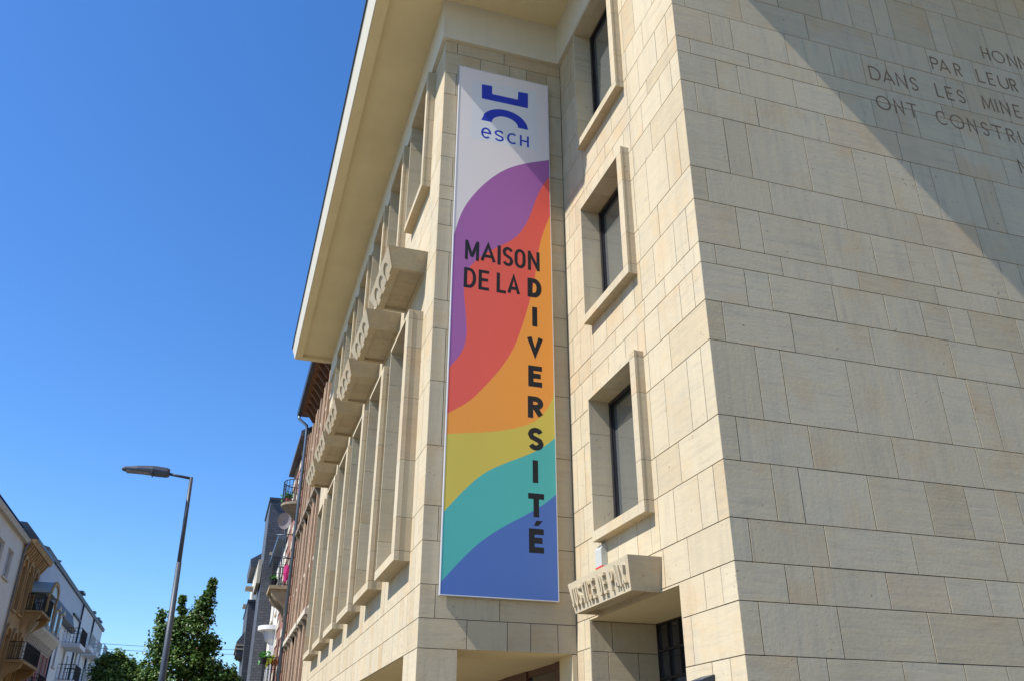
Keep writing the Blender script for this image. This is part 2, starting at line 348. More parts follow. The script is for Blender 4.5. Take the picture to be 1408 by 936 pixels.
def glyph_mesh(ch, x0, x1, z0, z1, t, place, depth, tx=None):
    flat_ = depth < 0.001
    """place(u, v, d) -> xyz ; u across, v up, d out of the surface"""
    mb = MB(); tx = t
    for k, pl in enumerate(G[ch]):
        h = t/2; pts = [(x0+h+(x1-x0-t)*p[0], z0+h+(z1-z0-t)*p[1]) for p in pl]
        if ch in 'mn':
            if k < 2: pts = [(pts[0][0], pts[0][1]-h), (pts[1][0], pts[1][1]+h)]
        elif ch in 'PR':
            if k == 0: pts = [(pts[0][0], pts[0][1]-h), (pts[1][0], pts[1][1]+h)]
        elif ch in 'ILMNHTDE' and len(G[ch]) >= 1:      # square the free ends out to the cap line
            def ext(p, q):
                d = (p[0]-q[0], p[1]-q[1]); l = math.hypot(*d) or 1; return (p[0]+d[0]/l*h, p[1]+d[1]/l*h)
            if math.dist(pts[0], pts[-1]) > 1e-6 and not (ch == 'D'):
                inner0 = (ch in 'EH' and k == len(G[ch])-1)
                if not (ch == 'R' and k == 1) and not (ch == 'T' and k == 1) and not inner0: pts[0] = ext(pts[0], pts[1])
                if not (ch in 'PR' and k == 0) and not (ch == 'H' and k == 2): pts[-1] = ext(pts[-1], pts[-2])
        if ch == 'I': pts = [((x0+x1)/2, z0), ((x0+x1)/2, z1)]
        q = stroke_quads(pts, t); n = len(q); V = []; lift = (0.0001 if flat_ else 0.0004)*k
        if flat_:
            for a, b in q: V += [place(a[0], a[1], lift), place(b[0], b[1], lift)]
            mb.add(V, [(2*i, 2*i+1, 2*i+3, 2*i+2) for i in range(n-1)]); continue
        for a, b in q: V += [place(a[0], a[1], lift), place(b[0], b[1], lift), place(a[0], a[1], depth+lift), place(b[0], b[1], depth+lift)]
        Fc = []
        for i in range(n-1):
            o = 4*i; p = o+4; Fc += [(o+2, o+3, p+3, p+2), (o, o+2, p+2, p), (o+1, p+1, p+3, o+3)]
        if math.dist(pts[0], pts[-1]) > 1e-6: Fc += [(0, 1, 3, 2), (4*n-4, 4*n-2, 4*n-1, 4*n-3)]
        mb.add(V, Fc)
    return mb

# ================================================================= GROUND
gm = MB().box(-600, 600, -400, 800, -0.5, -0.012); struct(gm.build('ground', GROUND))
struct(MB().box(-8.5, -0.8, -60, 220, -0.3, 0.0).build('road', SETTS))
struct(MB().box(-0.65, 5.30, -60, 220, -0.3, 0.13).build('pavement', PAVE))
struct(MB().box(5.30, 40, -60, 8.46, -0.3, 0.126).build('square_paving', PAVE))
struct(MB().box(-11.98, -8.65, -60, 220, -0.3, 0.13).build('pavement', PAVE))
kb = MB()
for i in range(140):
    for xa in (-0.8, -8.65): kb.box(xa, xa+0.15, -60+i*2, -60+i*2+1.99, -0.3, 0.135, 0.01)
struct(kb.build('kerb', KERB))
mk = MB()
for i in range(30): mk.box(-4.72, -4.58, -50+i*8, -47+i*8, 0.0, 0.004)
struct(mk.build('road_marking', WPLAST))

# ================================================================= CIVIC BUILDING
XA, YB, XC, YD = 2.782, 13.262, 5.334, 8.5
YAF = 32.0
BLD = thing('civic_building', 'cream sandstone civic building with projecting window surrounds, carved hoods and deep eaves', 'building', (XC, YB, 0))
J = 0.0055     # half joint
ZD = [0.13, 0.70, 1.25, 1.80, 2.30, 2.788, 3.351, 3.783, 4.277, 4.97, 5.534, 6.544, 7.116, 7.686, 8.001, 8.699, 9.266, 10.282, 10.85, 11.428, 11.737, 12.414, 13.01, 14.03, 14.585, 15.155, 15.50]
ZB = [3.312, 3.745, 4.245, 4.915, 5.477, 6.487, 7.645, 8.648, 9.222, 10.25, 10.829, 11.412, 11.729, 12.425, 13.006, 14.02, 14.585, 15.155, 15.47]
DEVEN = [7.035, 7.475, 8.65, 9.66, 10.385, 10.96, 11.39, 12.42, 12.86, 13.9, 14.6, 15.2, 16.3, 17.3, 18.1, 18.6]
DODD = [6.56, 7.76, 9.225, 10.80, 12.11, 13.29, 14.6, 16.0, 17.5, 18.6]
BLOCKS = []   # (wall name, (x0,x1,y0,y1,z0,z1))
def wallrows(Z, first_even, even, odd, a0, a1, holes):
    res = []
    for i in range(len(Z)-1):
        js = even if (i % 2 == 0) == first_even else odd
        js = js[i] if isinstance(js, dict) else js
        pts = [a0]+[j for j in js if a0+0.05 < j < a1-0.05]+[a1]
        for k in range(len(pts)-1):
            res += rect_sub((pts[k], pts[k+1], Z[i], Z[i+1]), holes)
    return res
def add_blocks(wall, rects, plane, axis, a0, a1, depth=0.034):
    for (p, q, z0, z1) in rects:
        e = random.uniform(-0.0012, 0.0012)
        p2 = p+J if p > a0+1e-4 else p; q2 = q-J if q < a1-1e-4 else q
        r = random.uniform(-0.0008, 0.0008)
        if axis == 'x': BLOCKS.append((wall, (plane+e, plane+depth, p2, q2, z0+J+r, z1-J)))
        else: BLOCKS.append((wall, (p2, q2, plane+e, plane+depth, z0+J+r, z1-J)))

# window units: y0 near outer, y1 far outer, zb bottom, zt top
HC = [dict(y0=10.31, y1=12.13, zb=4.80, zt=7.21), dict(y0=10.31, y1=12.13, zb=8.53, zt=10.97), dict(y0=10.31, y1=12.13, zb=12.29, zt=15.34)]
PT = 2.62
HAT = [dict(y0=14.14+PT*k, y1=16.01+PT*k, zb=4.77, zt=9.42) for k in range(6)]
HAU = [dict(y0=14.14+PT*k, y1=15.97+PT*k, zb=12.30, zt=15.34) for k in range(6)]
def hole(h, jw, sh, ft, ht): return (h['y0']+jw-0.008, h['y1']-ft+0.008, h['zb']+sh-0.008, h['zt']-ht+0.008)
KA = dict(jw=0.29, sh=0.165, ft=0.04, ht=0.07); KC = dict(jw=0.17, sh=0.15, ft=0.04, ht=0.10)
DOOR_C = (9.82, 12.722, 0.0, 3.745)
holesC = [hole(h, **KC) for h in HC]+[DOOR_C]
# D wall (big plain wall)
wallD = MB()
rows = wallrows(ZD, False, [x*.85 for x in DEVEN], [x*.85 for x in DODD], XC+0.003, 18.0, [])
# parity: the band 11.737-12.414 (index 20) uses the short-piece pattern
rows = []
def parity(i): return (i-20) % 2 == 0
for i in range(len(ZD)-1):
    js = [x*.85 for x in (DEVEN if parity(i) else DODD)]
    pts = [XC+0.003]+[j for j in js if j < 17.9]+[18.0]
    for k in range(len(pts)-1): rows.append((pts[k], pts[k+1], ZD[i], ZD[i+1]))
add_blocks('D', rows, YD, 'y', XC+0.003, 18.0)
# C wall
rows = []
for i in range(len(ZD)-1):
    js = [8.745, 9.115, 9.765, 10.22, 10.90, 11.55, 12.22, 12.68, 13.02] if parity(i) else [9.515, 10.17, 11.23, 12.27, 12.80]
    if ZD[i] < 3.5 and parity(i): js = [8.81, 9.2, 12.93]
    elif ZD[i] < 3.3: js = [9.59, 13.0]
    pts = [YD+0.003]+js+[YB-0.004]
    for k in range(len(pts)-1): rows += rect_sub((pts[k], pts[k+1], ZD[i], ZD[i+1]), holesC)
add_blocks('C', rows, XC, 'x', YD+0.003, YB-0.004)
# B wall
holesB = [(3.403, 5.243, 0, 3.312)]
rows = []
S3 = {3.745, 4.915, 6.487, 7.645, 9.222+1.03, 10.829, 11.729, 14.02, 15.155, 10.25, 8.648-1.003}
for i in range(len(ZB)-1):
    alt = any(abs(ZB[i]-s) < 0.01 for s in (3.745, 4.915, 6.487, 7.645, 9.222, 10.829, 11.729, 14.02, 15.155))
    js = [3.03, 4.06] if alt else [3.54, 4.185, 4.565, 5.015]
    pts = [XA+0.003]+js+[XC-0.006]
    for k in range(len(pts)-1): rows.append((pts[k], pts[k+1], ZB[i], ZB[i+1]))
for (p, q) in ((XA+0.003, 3.403), (5.243, XC-0.006)):
    for z0, z1 in ((0.13, 1.2), (1.2, 2.3), (2.3, 3.312)): rows.append((p, q, z0, z1))
add_blocks('B', rows, YB, 'y', XA+0.003, XC-0.006)
# A wall
PILL = [(13.265, 14.27), (19.51, 20.4), (24.75, 25.6), (29.9, YAF)]
holesA = [hole(h, **KA) for h in HAT]+[hole(h, **KC) for h in HAU]
for k in range(3): holesA.append((PILL[k][1], PILL[k+1][0], 0, 3.312))
rows = []
rA = random.Random(3)
for i in range(len(ZB)-1):
    y = YB+0.003; pts = [y]
    while y < YAF-0.7:
        y += rA.choice((0.32, 0.42, 0.5, 0.62, 0.35)) if ZB[i] < 5 else rA.choice((0.45, 0.6, 0.87)); pts.append(y)
    pts.append(YAF)
    for k in range(len(pts)-1): rows += rect_sub((pts[k], pts[k+1], ZB[i], ZB[i+1]), holesA)
for p, q in PILL:
    mid = (p+q)/2+0.1
    for z0, z1 in ((0.13, 1.2), (1.2, 2.3), (2.3, 3.312)): rows += [(p, mid, z0, z1), (mid, q, z0, z1)]
add_blocks('A', rows, XA, 'x', YB+0.003, YAF)

# backing walls (each a part of the building)
def wall_mesh(name, plane, axis, a0, a1, z0, z1, holes, thick, mt, parent, sign=1):
    mb = MB()
    hg = 0.03 if mt is MORTAR else 0
    for p, q, c0, c1 in wall_cells(a0, a1, z0, z1, [(h[0]-hg, h[1]+hg, h[2], h[3]+hg) for h in holes]):
        if axis == 'x': mb.box(plane, plane+sign*thick, p, q, c0, c1)
        else: mb.box(p, q, plane, plane+sign*thick, c0, c1)
    return mb.build(name, mt, parent)
BK = 0.010
WALLS = {
 'D': wall_mesh('front_wall', YD+BK, 'y', XC+BK+0.25, 18.0, 0, 16.4, [], 0.3, MORTAR, BLD),
 'C': wall_mesh('side_wall', XC+BK, 'x', YD+BK, YB+0.5, 0, 16.4, holesC, 0.18, MORTAR, BLD),
 'B': wall_mesh('banner_wall', YB+BK, 'y', XA+BK+0.25, XC-0.002, 0, 16.4, [(3.403-.0, 5.243, 0, 3.312)], 0.25, MORTAR, BLD),
 'A': wall_mesh('street_wall', XA+BK, 'x', YB+BK, YAF-0.002, 0, 16.4, holesA, 0.25, MORTAR, BLD)}
# block objects: the 290 that show largest stay single, the rest are joined per wall
def px_area(bx):
    xs = []; ys = []
    for x in bx[0:2]:
        for y in bx[2:4]:
            for z in bx[4:6]:
                p = Vector((x, y, z-CAMZ)); d = p.dot(fw)
                if d < 0.5: return 0
                xs.append(704+1188.7*p.dot(r2)/d); ys.append(468-1188.7*p.dot(u2)/d)
    x0, x1, y0, y1 = max(0, min(xs)), min(1408, max(xs)), max(0, min(ys)), min(936, max(ys))
    return max(0, x1-x0)*max(0, y1-y0)
def hidden(wl, b): return wl == 'B' and b[0] > 3.0 and b[1] < 5.1 and b[4] > 4.2 and b[5] < 14.6
order = sorted(range(len(BLOCKS)), key=lambda i: -(0 if hidden(*BLOCKS[i]) else px_area(BLOCKS[i][1])))
single = set(order[:292]); rest = {k: MB() for k in WALLS}
for i, (wl, bx) in enumerate(BLOCKS):
    if i in single: MB().box(*bx, b=0.0013).build('stone_block', STONE, WALLS[wl])
    else: rest[wl].box(*bx, b=0.0013)
for k, mb in rest.items():
    if mb.v: mb.build('stone_blocks', STONE, WALLS[k], stuff=True)

# inner masses so nothing is see-through
MB().box(XA+0.9, 14, YB+0.6, YAF-0.01, 3.6, 16.3).build('inner_core', MORTAR, BLD)
MB().box(XC+1.3, 17.9, YD+0.5, YB+0.55, 0.0, 16.3).build('inner_core', MORTAR, BLD)
MB().box(XC+0.4, XC+1.29, YD+0.5, 9.5, 0.0, 16.3).build('inner_core', MORTAR, BLD)
MB().box(XC+0.55, XC+1.29, 9.5, YB+0.5, 3.9, 16.3).build('inner_core', MORTAR, BLD)
wall_mesh('end_wall', YAF-0.25, 'y', XA+0.26, 14, 0, 16.3, [], 0.249, RENDER, BLD)

# ---- window units
COURSE = [4.93, 5.49, 6.49, 7.1, 7.67, 8.65, 9.24, 8.70, 9.266, 10.282, 10.85, 12.42, 13.01, 14.03, 14.585]
def window_unit(xw, h, p, K, gx, gy, recess, courses, parent):
    """projecting stone surround: thick near jamb and sill, thin far fin and head; gx lip depth, gy rebate"""
    y0, y1, zb, zt = h['y0'], h['y1'], h['zb'], h['zt']; jw, sh, ft, ht = K['jw'], K['sh'], K['ft'], K['ht']
    xf = xw-p; xb = xw+0.02; xg = xw+recess
    fm = MB(); fx0, fx1 = xg+0.0, xg+0.09; iy0, iy1, iz0, iz1 = y0+jw, y1-ft, zb+sh, zt-ht
    fwid = 0.06
    for a in (0, 1):            # stepped metal frame
        s = 0.045*a; xx = fx0+0.03*a
        fm.box(xx, xx+0.05, iy0, iy1, iz0+s-0.0, iz0+s+fwid-0.015*a); fm.box(xx, xx+0.05, iy0, iy1, iz1-s-fwid+0.015*a, iz1-s)
        fm.box(xx+.001, xx+0.049, iy0+s, iy0+s+fwid-.015*a, iz0+s, iz1-s); fm.box(xx+.001, xx+0.049, iy1-s-fwid+.015*a, iy1-s, iz0+s, iz1-s)
    win = fm.build('window', DARKM, parent)
    MB().box(xg+0.06, xg+0.07, iy0+0.09, iy1-0.09, iz0+0.09, iz1-0.09).build('pane', GLASS, win)
    MB().box(xg+0.16, xg+0.17, iy0-.02, iy1+.02, iz0-.02, iz1+.02).build('blind', CURT if False else DARKM, win)
    cs = [c for c in courses if zb+0.05 < c < zt-0.03]
    # near jamb pieces
    zz = [zb]+cs+[zt]
    for a, b in zip(zz[:-1], zz[1:]):
        prof = [(xf, y0), (xf+gx, y0), (xf+gx, y0+gy), (xb, y0+gy), (xb, y0+jw), (xf, y0+jw)]
        lo = a+(0.003 if a > zb else 0); hi = b-(0.003 if b < zt else 0)
        if a == zb:    # foot is mitred into the sill
            pass
        MB().prism(prof, 2, lo, hi).build('surround_stone', STONE, win)
    # sill pieces
    n = 3; L = (y1-(y0+jw)); 
    for i in range(n):
        a = y0+jw+L*i/n; b = y0+jw+L*(i+1)/n
        MB().box(xf, xb, a+0.002, b-(0.002 if i < n-1 else 0), zb, zb+sh, 0.002).build('sill_stone', STONE, win)
    # head and far fin
    for i in range(n):
        a = y0+jw+(L-ft)*i/n; b = y0+jw+(L-ft)*(i+1)/n
        MB().box(xf+0.001, xb, a+0.002, b-0.002, zt-ht, zt-0.001).build('head_stone', STONE, win)
    zf = [zb+sh]+[c for c in cs if c > zb+sh+.05]+[zt-0.001]
    for a, b in zip(zf[:-1], zf[1:]):
        MB().box(xf+0.012, xg, y1-ft, y1-0.001, a+0.003, b-0.003).build('reveal_stone', STONE, win)
        MB().box(xb+0.001, xg, y0+jw-0.06, y0+jw+0.0005, a+0.003, b-0.003).build('reveal_stone', STONE, win)
    rm = MB()
    for i in range(n):
        a = iy0+(iy1-iy0)*i/n; b = iy0+(iy1-iy0)*(i+1)/n
        MB().box(xb+0.001, xg, a+0.003, b-0.003, iz1, iz1+0.05).build('lintel_stone', STONE, win); MB().box(xb+0.001, xg, a+0.003, b-0.003, iz0-0.05, iz0).build('sill_lining', STONE, win)
    return win
CA = [4.93, 5.49, 6.49, 7.65, 8.65, 9.24]; CD_ = [13.01, 14.03, 14.585]; 
w0 = window_unit(XA, HAT[0], 0.274, KA, 0.08, 0.0140, 0.42, CA, BLD)
for k in range(1, 6): dup_part(w0, (0, PT*k, 0), BLD)
w0 = window_unit(XA, HAU[0], 0.175, KC, 0.04, 0.0065, 0.42, [12.425, 13.01, 14.02, 14.585], BLD)
for k in range(1, 6): dup_part(w0, (0, PT*k, 0), BLD)
window_unit(XC, HC[0], 0.155, KC, 0.035, 0.006, 0.21, [4.97, 5.534, 6.544, 7.116], BLD)
window_unit(XC, HC[1], 0.155, KC, 0.035, 0.006, 0.21, [8.699, 9.266, 10.282, 10.85], BLD)
window_unit(XC, HC[2], 0.155, KC, 0.035, 0.006, 0.21, [12.414, 13.01, 14.03, 14.585], BLD)

# ---- hoods over the tall windows
def hood(xw, y0, y1, zt, zb, ptop, pbot, iny, parent, relief=True):
    """inverted truncated pyramid shell, open (coffered) underside"""
    xt, xbm = xw-ptop, xw-pbot; T = [(xt, y0), (xt, y1), (xw+0.03, y1), (xw+0.03, y0)]; B = [(xbm, y0+iny), (xbm, y1-iny), (xw+0.03, y1-iny), (xw+0.03, y0+iny)]
    bd = 0.13; I = [(xbm+bd, y0+iny+bd*.6), (xbm+bd, y1-iny-bd*.6), (xw-0.03, y1-iny-bd*.6), (xw-0.03, y0+iny+bd*.6)]; zr = zb+0.075
    V = [(x, y, zt) for x, y in T]+[(x, y, zb) for x, y in B]+[(x, y, zb) for x, y in I]+[(x, y, zr) for x, y in I]
    Fc = [(0, 1, 2, 3)]+[(i, (i+1) % 4, 4+(i+1) % 4, 4+i) for i in range(4)]+[(4+i, 4+(i+1) % 4, 8+(i+1) % 4, 8+i) for i in range(4)]+[(8+i, 8+(i+1) % 4, 12+(i+1) % 4, 12+i) for i in range(4)]+[(12, 13, 14, 15)]
    ho = MB().add(V, Fc).build('stone_hood', STONE, parent)
    ya, yb_ = I[0][1], I[1][1]; n = 3
    for i in range(n):
        a = ya+(yb_-ya)*i/n+0.004; b = ya+(yb_-ya)*(i+1)/n-0.004
        MB().box(xbm+bd+0.004, xw-0.034, a, b, zr-0.012, zr+0.02).build('soffit_stone', STONE, ho)
    def P(u, v, d):     # u: along towards the viewer from the far end, v: height fraction zb..zt
        f = (v-zb)/(zt-zb); return (xbm+(xt-xbm)*f-d, y1-u, v)
    return ho, P
h0, P = hood(XA, 14.0, 16.23, 10.655, 10.32, 0.758, 0.622, 0.235, BLD)
def comb(zb, zt, L, ins):      # raised face with three arched notches open at the lower edge
    pts = [(0.005, zt-.004), (ins+.005, zb+.004)]
    for c in (0.60, 1.115, 1.63):
        pts += [(c-.19, zb+.004), (c-.20, zb+.13)]+[(c-.20*math.cos(R(a)), zb+.13+.12*math.sin(R(a))) for a in range(15, 166, 15)]+[(c+.20, zb+.13), (c+.08, zb+.004)]
    return pts+[(L-ins-.005, zb+.004), (L-.005, zt-.004)]
pts = comb(10.32, 10.655, 2.23, 0.235); n = len(pts); V = [P(u, v, 0.001) for u, v in pts]+[P(u, v, 0.024) for u, v in pts]
MB().add(V, [tuple(range(n)), tuple(range(n, 2*n))]+[(i, (i+1) % n, n+(i+1) % n, n+i) for i in range(n)]).build('carved_front', STONE, h0)
for k in range(1, 6): dup_part(h0, (0, PT*k, 0), BLD)
# entrance hood with raised letters
h1, P = hood(XC, 10.215, 12.345, 4.185, 3.752, 0.494, 0.418, 0.10, BLD)
word = 'JUSTICE DE PAIX'; u = 0.13
for ch in word:
    if ch == ' ': u += 0.115; continue
    cw = 0.045 if ch == 'I' else (0.092 if ch in 'LEJ' else 0.112)
    glyph_mesh('c' if ch == 'C' else ch, u, u+cw, 3.83, 4.10, 0.038, lambda a, b, d: P(a, b, d-0.002), 0.042).build('letter', STONE, h1)
    u += cw+0.032

# ---- entrance on the side wall
EX = 6.48
er = MB()
er.box(XC+0.036, EX+0.3, 9.7, 12.8, 3.747, 3.9); er.build('entrance_ceiling', RENDER, BLD)
ZE = [0.13, 1.2, 2.22, 2.79, 3.30, 3.742]
for i in range(5):
    js = [XC+0.004, 5.62, 6.12, EX] if i in (1, 3) else [XC+0.004, 6.05, EX]
    if i == 4: js = [XC+0.004, 5.70, EX+.0]
    for a, b in zip(js[:-1], js[1:]):
        MB().box(a+(J if a > XC+.01 else 0), b-J, 12.722, 12.76, ZE[i]+J, ZE[i+1]-J, 0.002).build('reveal_stone', STONE, WALLS['C'])
        MB().box(a+(J if a > XC+.01 else 0), b-J, 9.78, 9.82, ZE[i]+J, ZE[i+1]-J, 0.002).build('reveal_stone', STONE, WALLS['C'])
MB().box(XC+0.02, EX+.2, 12.735, 12.9, 0, 3.74).build('entrance_side', MORTAR, BLD)
MB().box(XC+0.02, EX+.2, 9.6, 9.80, 0, 3.74).build('entrance_side', MORTAR, BLD)
dm = MB()
for i in range(9): yy = 9.84+i*0.36; dm.box(EX-0.03, EX+0.05, yy-0.018, yy+0.018, 0.13, 3.74)
for i in range(10): zz = 0.14+i*0.40; dm.box(EX-0.028, EX+0.049, 9.82, 12.72, zz-0.018, zz+0.018)
dr = dm.build('door_screen', DARKM, BLD)
MB().box(EX+0.01, EX+0.02, 9.82, 12.72, 0.13, 3.74).build('pane', DGLASS, dr)
MB().box(EX-0.07, EX-0.029, 11.0, 11.1, 0.13, 2.9).box(EX-0.07, EX-0.029, 11.95, 12.05, 0.13, 2.9).box(EX-0.069, EX-0.029, 11.1, 11.95, 2.8, 2.9).build('door_frame', LAMPM, dr)

# ---- ground floor loggia behind the pillars
MB().box(XA+0.036, 5.6, YB+0.036, YAF-.3, 3.314, 3.5).build('loggia_ceiling', RENDER, BLD)
for (p, q, nm) in ((PILL[0][0]+.01, PILL[0][1]-.004, 0), (19.52, 20.396, 1), (24.76, 25.59, 2)):
    MB().box(XA+0.03, XA+0.6, p+.02, q, 0, 3.313, 0.01).build('pillar', STONE, BLD)
MB().box(5.2435, 5.36, YB+0.035, 13.82, 0, 3.313).build('loggia_jamb', RENDER, BLD)
lm = MB(); yy = 13.83; pan = MB()
seg = [(0.54, 1), (1.5, 0), (1.4, 1), (1.5, 0), (0.6, 1), (1.5, 0), (1.4, 1), (1.5, 0), (0.6, 1), (1.5, 0), (1.4, 1), (1.5, 0), (1.6, 1)]
for L, solid in seg:
    if solid: lm.box(5.37, 5.5, yy, yy+L, 0, 3.31)
    else:
        lm.box(5.40, 5.47, yy, yy+0.05, 0, 3.31); lm.box(5.40, 5.47, yy+L-.05, yy+L, 0, 3.31); lm.box(5.401, 5.469, yy, yy+L, 3.2, 3.31); lm.box(5.401, 5.469, yy, yy+L, 0, .3)
        pan.box(5.43, 5.44, yy, yy+L, 0.3, 3.2)
    yy += L
ls = lm.build('timber_screen', WOOD, BLD); pan.build('pane', DGLASS, ls)
MB().box(5.6, 6.5, YB+0.6, YAF-.3, 0, 3.5).build('inner_core', MORTAR, BLD)

# ---- eaves: swept profiles
def sweep(path, prof, closed_ends=True):
    """path: list of (x,y); prof: list of (offset outward(left of travel), z)"""
    n = len(path); V = []; m_ = len(prof)
    nrm = []
    for i in range(n-1):
        d = Vector((path[i+1][0]-path[i][0], path[i+1][1]-path[i][1])).normalized(); nrm.append(Vector((-d.y, d.x)))   # left-hand side
    for i in range(n):
        if i == 0: o = nrm[0]
        elif i == n-1: o = nrm[-1]
        else:
            s = (nrm[i-1]+nrm[i]); o = s/(1+nrm[i-1].dot(nrm[i]))
        for a, z in prof: V.append((path[i][0]+o.x*a, path[i][1]+o.y*a, z))
    Fc = []
    for i in range(n-1):
        for k in range(m_): k2 = (k+1) % m_; Fc.append((i*m_+k, i*m_+k2, (i+1)*m_+k2, (i+1)*m_+k))
    Fc += [tuple(range(m_)), tuple(range((n-1)*m_, n*m_))]
    return MB().add(V, Fc)
XE, YE, XE2, YE2 = 1.265, 11.58, 3.88, 6.34; ZS = 16.41
epath = [(8, 32.35), (XE, 32.35), (XE, YE), (XE2, YE), (XE2, YE2), (18.3, YE2)]
epath = epath[::-1]
sweep(epath, [(0, ZS), (0.13, ZS+0.50), (0.13, ZS+0.52), (-0.2, ZS+0.52), (-0.2, ZS+0.09), (-0.03, ZS+0.09), (-0.03, ZS)]).build('eaves_fascia', FASCIA, BLD)
sweep(epath, [(-0.031, ZS+0.001), (-0.031, ZS+0.16), (-0.28, ZS+0.16), (-0.28, ZS+0.001)]).build('eaves_border', RENDER, BLD)
sweep(epath, [(0.131, ZS+0.49), (0.16, ZS+0.49), (0.16, ZS+0.60), (-0.3, ZS+0.60), (-0.3, ZS+0.525), (0.131, ZS+0.525)]).build('gutter', ZINC, BLD)
so = MB(); so.box(XE+0.2, XA+1.2, YE+0.2, 32.2, ZS+0.12, ZS+0.3); so.box(XA+1.2, XC+1.2, YE+0.2, YB+1.2, ZS+0.12, ZS+0.3); so.box(XE2+0.2, XC+1.2, YE2+0.2, YE+0.2, ZS+0.12, ZS+0.3); so.box(XC+1.2, 18.2, YE2+0.2, YD+1, ZS+0.12, ZS+0.3)
so.build('soffit', RENDER, BLD)
ro = MB(); ro.prism([(XE+0.3, ZS+.55), (8, ZS+2.2), (14.5, ZS+.55)], 1, YE+0.3, 32.2); ro.prism([(YE2+0.3, ZS+.55), (10.5, ZS+1.6), (16, ZS+.55)], 0, XE2+0.3, 18.2)
ro.build('roof', ZINC, BLD)
fpath = [(18.0, YD), (XC, YD), (XC, YB), (XA, YB), (XA, 32.0)]
sweep(fpath, [(-0.012, 15.46), (0.085, 15.46), (0.10, ZS+0.14), (-0.012, ZS+0.14)]).build('frieze', FASCIA, BLD)

# ---- inscription on the big wall
INS = [('H', 11.628, 11.79, 4), ('O', 11.86, 12.15, 4), ('N', 12.225, 12.42, 4), ('N', 12.48, 12.68, 4),
 ('P', 10.34, 10.51, 3), ('A', 10.505, 10.74, 3), ('R', 10.845, 10.99, 3), ('L', 11.335, 11.48, 3), ('E', 11.57, 11.71, 3), ('U', 11.81, 12.035, 3), ('R', 12.075, 12.22, 3),
 ('D', 8.93, 9.15, 2), ('A', 9.185, 9.42, 2), ('N', 9.475, 9.67, 2), ('S', 9.755, 9.90, 2), ('L', 10.275, 10.42, 2), ('E', 10.49, 10.635, 2), ('S', 10.735, 10.885, 2), ('M', 11.26, 11.50, 2), ('I', 11.55, 11.59, 2), ('N', 11.665, 11.85, 2), ('E', 11.95, 12.095, 2),
 ('O', 8.925, 9.21, 1), ('N', 9.285, 9.46, 1), ('T', 9.55, 9.74, 1), ('C', 10.115, 10.34, 1), ('O', 10.405, 10.69, 1), ('N', 10.775, 10.945, 1), ('S', 11.06, 11.205, 1), ('T', 11.295, 11.51, 1), ('R', 11.605, 11.76, 1), ('U', 11.86, 12.03, 1),
 ('N', 11.64, 11.82, 0)]
ZI = {4: 13.165, 3: 12.53, 2: 11.895, 1: 11.27, 0: 10.61}
for ch, a, b, r in INS:
    glyph_mesh(ch, a, b, ZI[r], ZI[r]+0.295, 0.023, lambda u, v, d: (u, YD-0.0015-d, v), 0.0045).build('letter', BRONZE, WALLS['D'])

# ================================================================= BANNER
YP = YB-0.1
BN = thing('rainbow_banner', 'tall rainbow-waved banner panel reading MAISON DE LA DIVERSITÉ on the stone wall', 'banner', (4.04, YB-0.06, 4.09))
def flat(n, c, c2=None, rough=0.45):
    return mat(n, c, rough, spec=0.35, noise=(0.4, c2 or tuple(v*0.93 for v in c), 0.5))
BX0, BX1, BZ0, BZ1 = 3.083, 5.0, 4.09, 14.745
pn = MB().box(BX0, BX1, YP+0.006, YP+0.078, BZ0, BZ1, 0.002).build('panel', flat('banner_white', (0.74, 0.67, 0.635)), BN)
for z in (4.6, 7, 9.4, 11.8, 14.2):
    for x in (3.4, 4.7): MB().box(x-0.03, x+0.03, YP+0.078, YB-0.001, z-0.03, z+0.03).build('bracket', DARKM, BN)
MB().box(BX0-0.012, BX0-0.001, YP+0.001, YP+0.08, BZ0-0.012, BZ1+0.012).box(BX1+0.001, BX1+0.012, YP+0.001, YP+0.08, BZ0-0.012, BZ1+0.012).box(BX0-.001, BX1+.001, YP+0.002, YP+0.08, BZ0-0.012, BZ0-0.001).box(BX0-.001, BX1+.001, YP+0.002, YP+0.08, BZ1+0.001, BZ1+0.012).build('edge_trim', mat('aluminium', (0.72, 0.73, 0.75), 0.35, metal=0.5, var=0.03), BN)
def smooth(pts, it=2):
    for _ in range(it):
        q = [pts[0]]
        for a, b in zip(pts[:-1], pts[1:]): q += [(a[0]*.75+b[0]*.25, a[1]*.75+b[1]*.25), (a[0]*.25+b[0]*.75, a[1]*.25+b[1]*.75)]
        pts = q+[pts[-1]]
    return pts
def area(name, poly, mt, lvl):
    y = YP+0.0057-lvl*0.0002; n = len(poly)
    return MB().add([(p[0], y, p[1]) for p in poly], [tuple(range(n))]).build(name, mt, BN)
def wave(name, pts, mt, lvl):
    pts = [(BX0, pts[0][1])]+pts[1:-1]+[(BX1, pts[-1][1])]; pts = smooth(pts)
    # split into vertical strips below the curve is not possible where it folds back: one polygon
    return area(name, pts+[(BX1, BZ0), (BX0, BZ0)], mt, lvl)
c_pur = flat('print_purple', (0.35, 0.12, 0.33)); c_red = flat('print_red', (0.76, 0.11, 0.075)); c_org = flat('print_orange', (0.84, 0.32, 0.05))
c_yel = flat('print_yellow', (0.62, 0.49, 0.08)); c_tea = flat('print_teal', (0.08, 0.43, 0.39)); c_blu = flat('print_blue', (0.075, 0.155, 0.43)); c_ink = flat('print_black', (0.012, 0.012, 0.014)); c_logo = flat('print_royal_blue', (0.02, 0.045, 0.42)); c_pale = flat('print_pale_blue', (0.67, 0.67, 0.665))
wave('purple_wave', [(3.08, 10.58), (3.215, 11.157), (3.478, 11.648), (3.785, 12.052), (4.102, 12.354), (4.493, 12.58), (5.0, 12.78)], c_pur, 1)
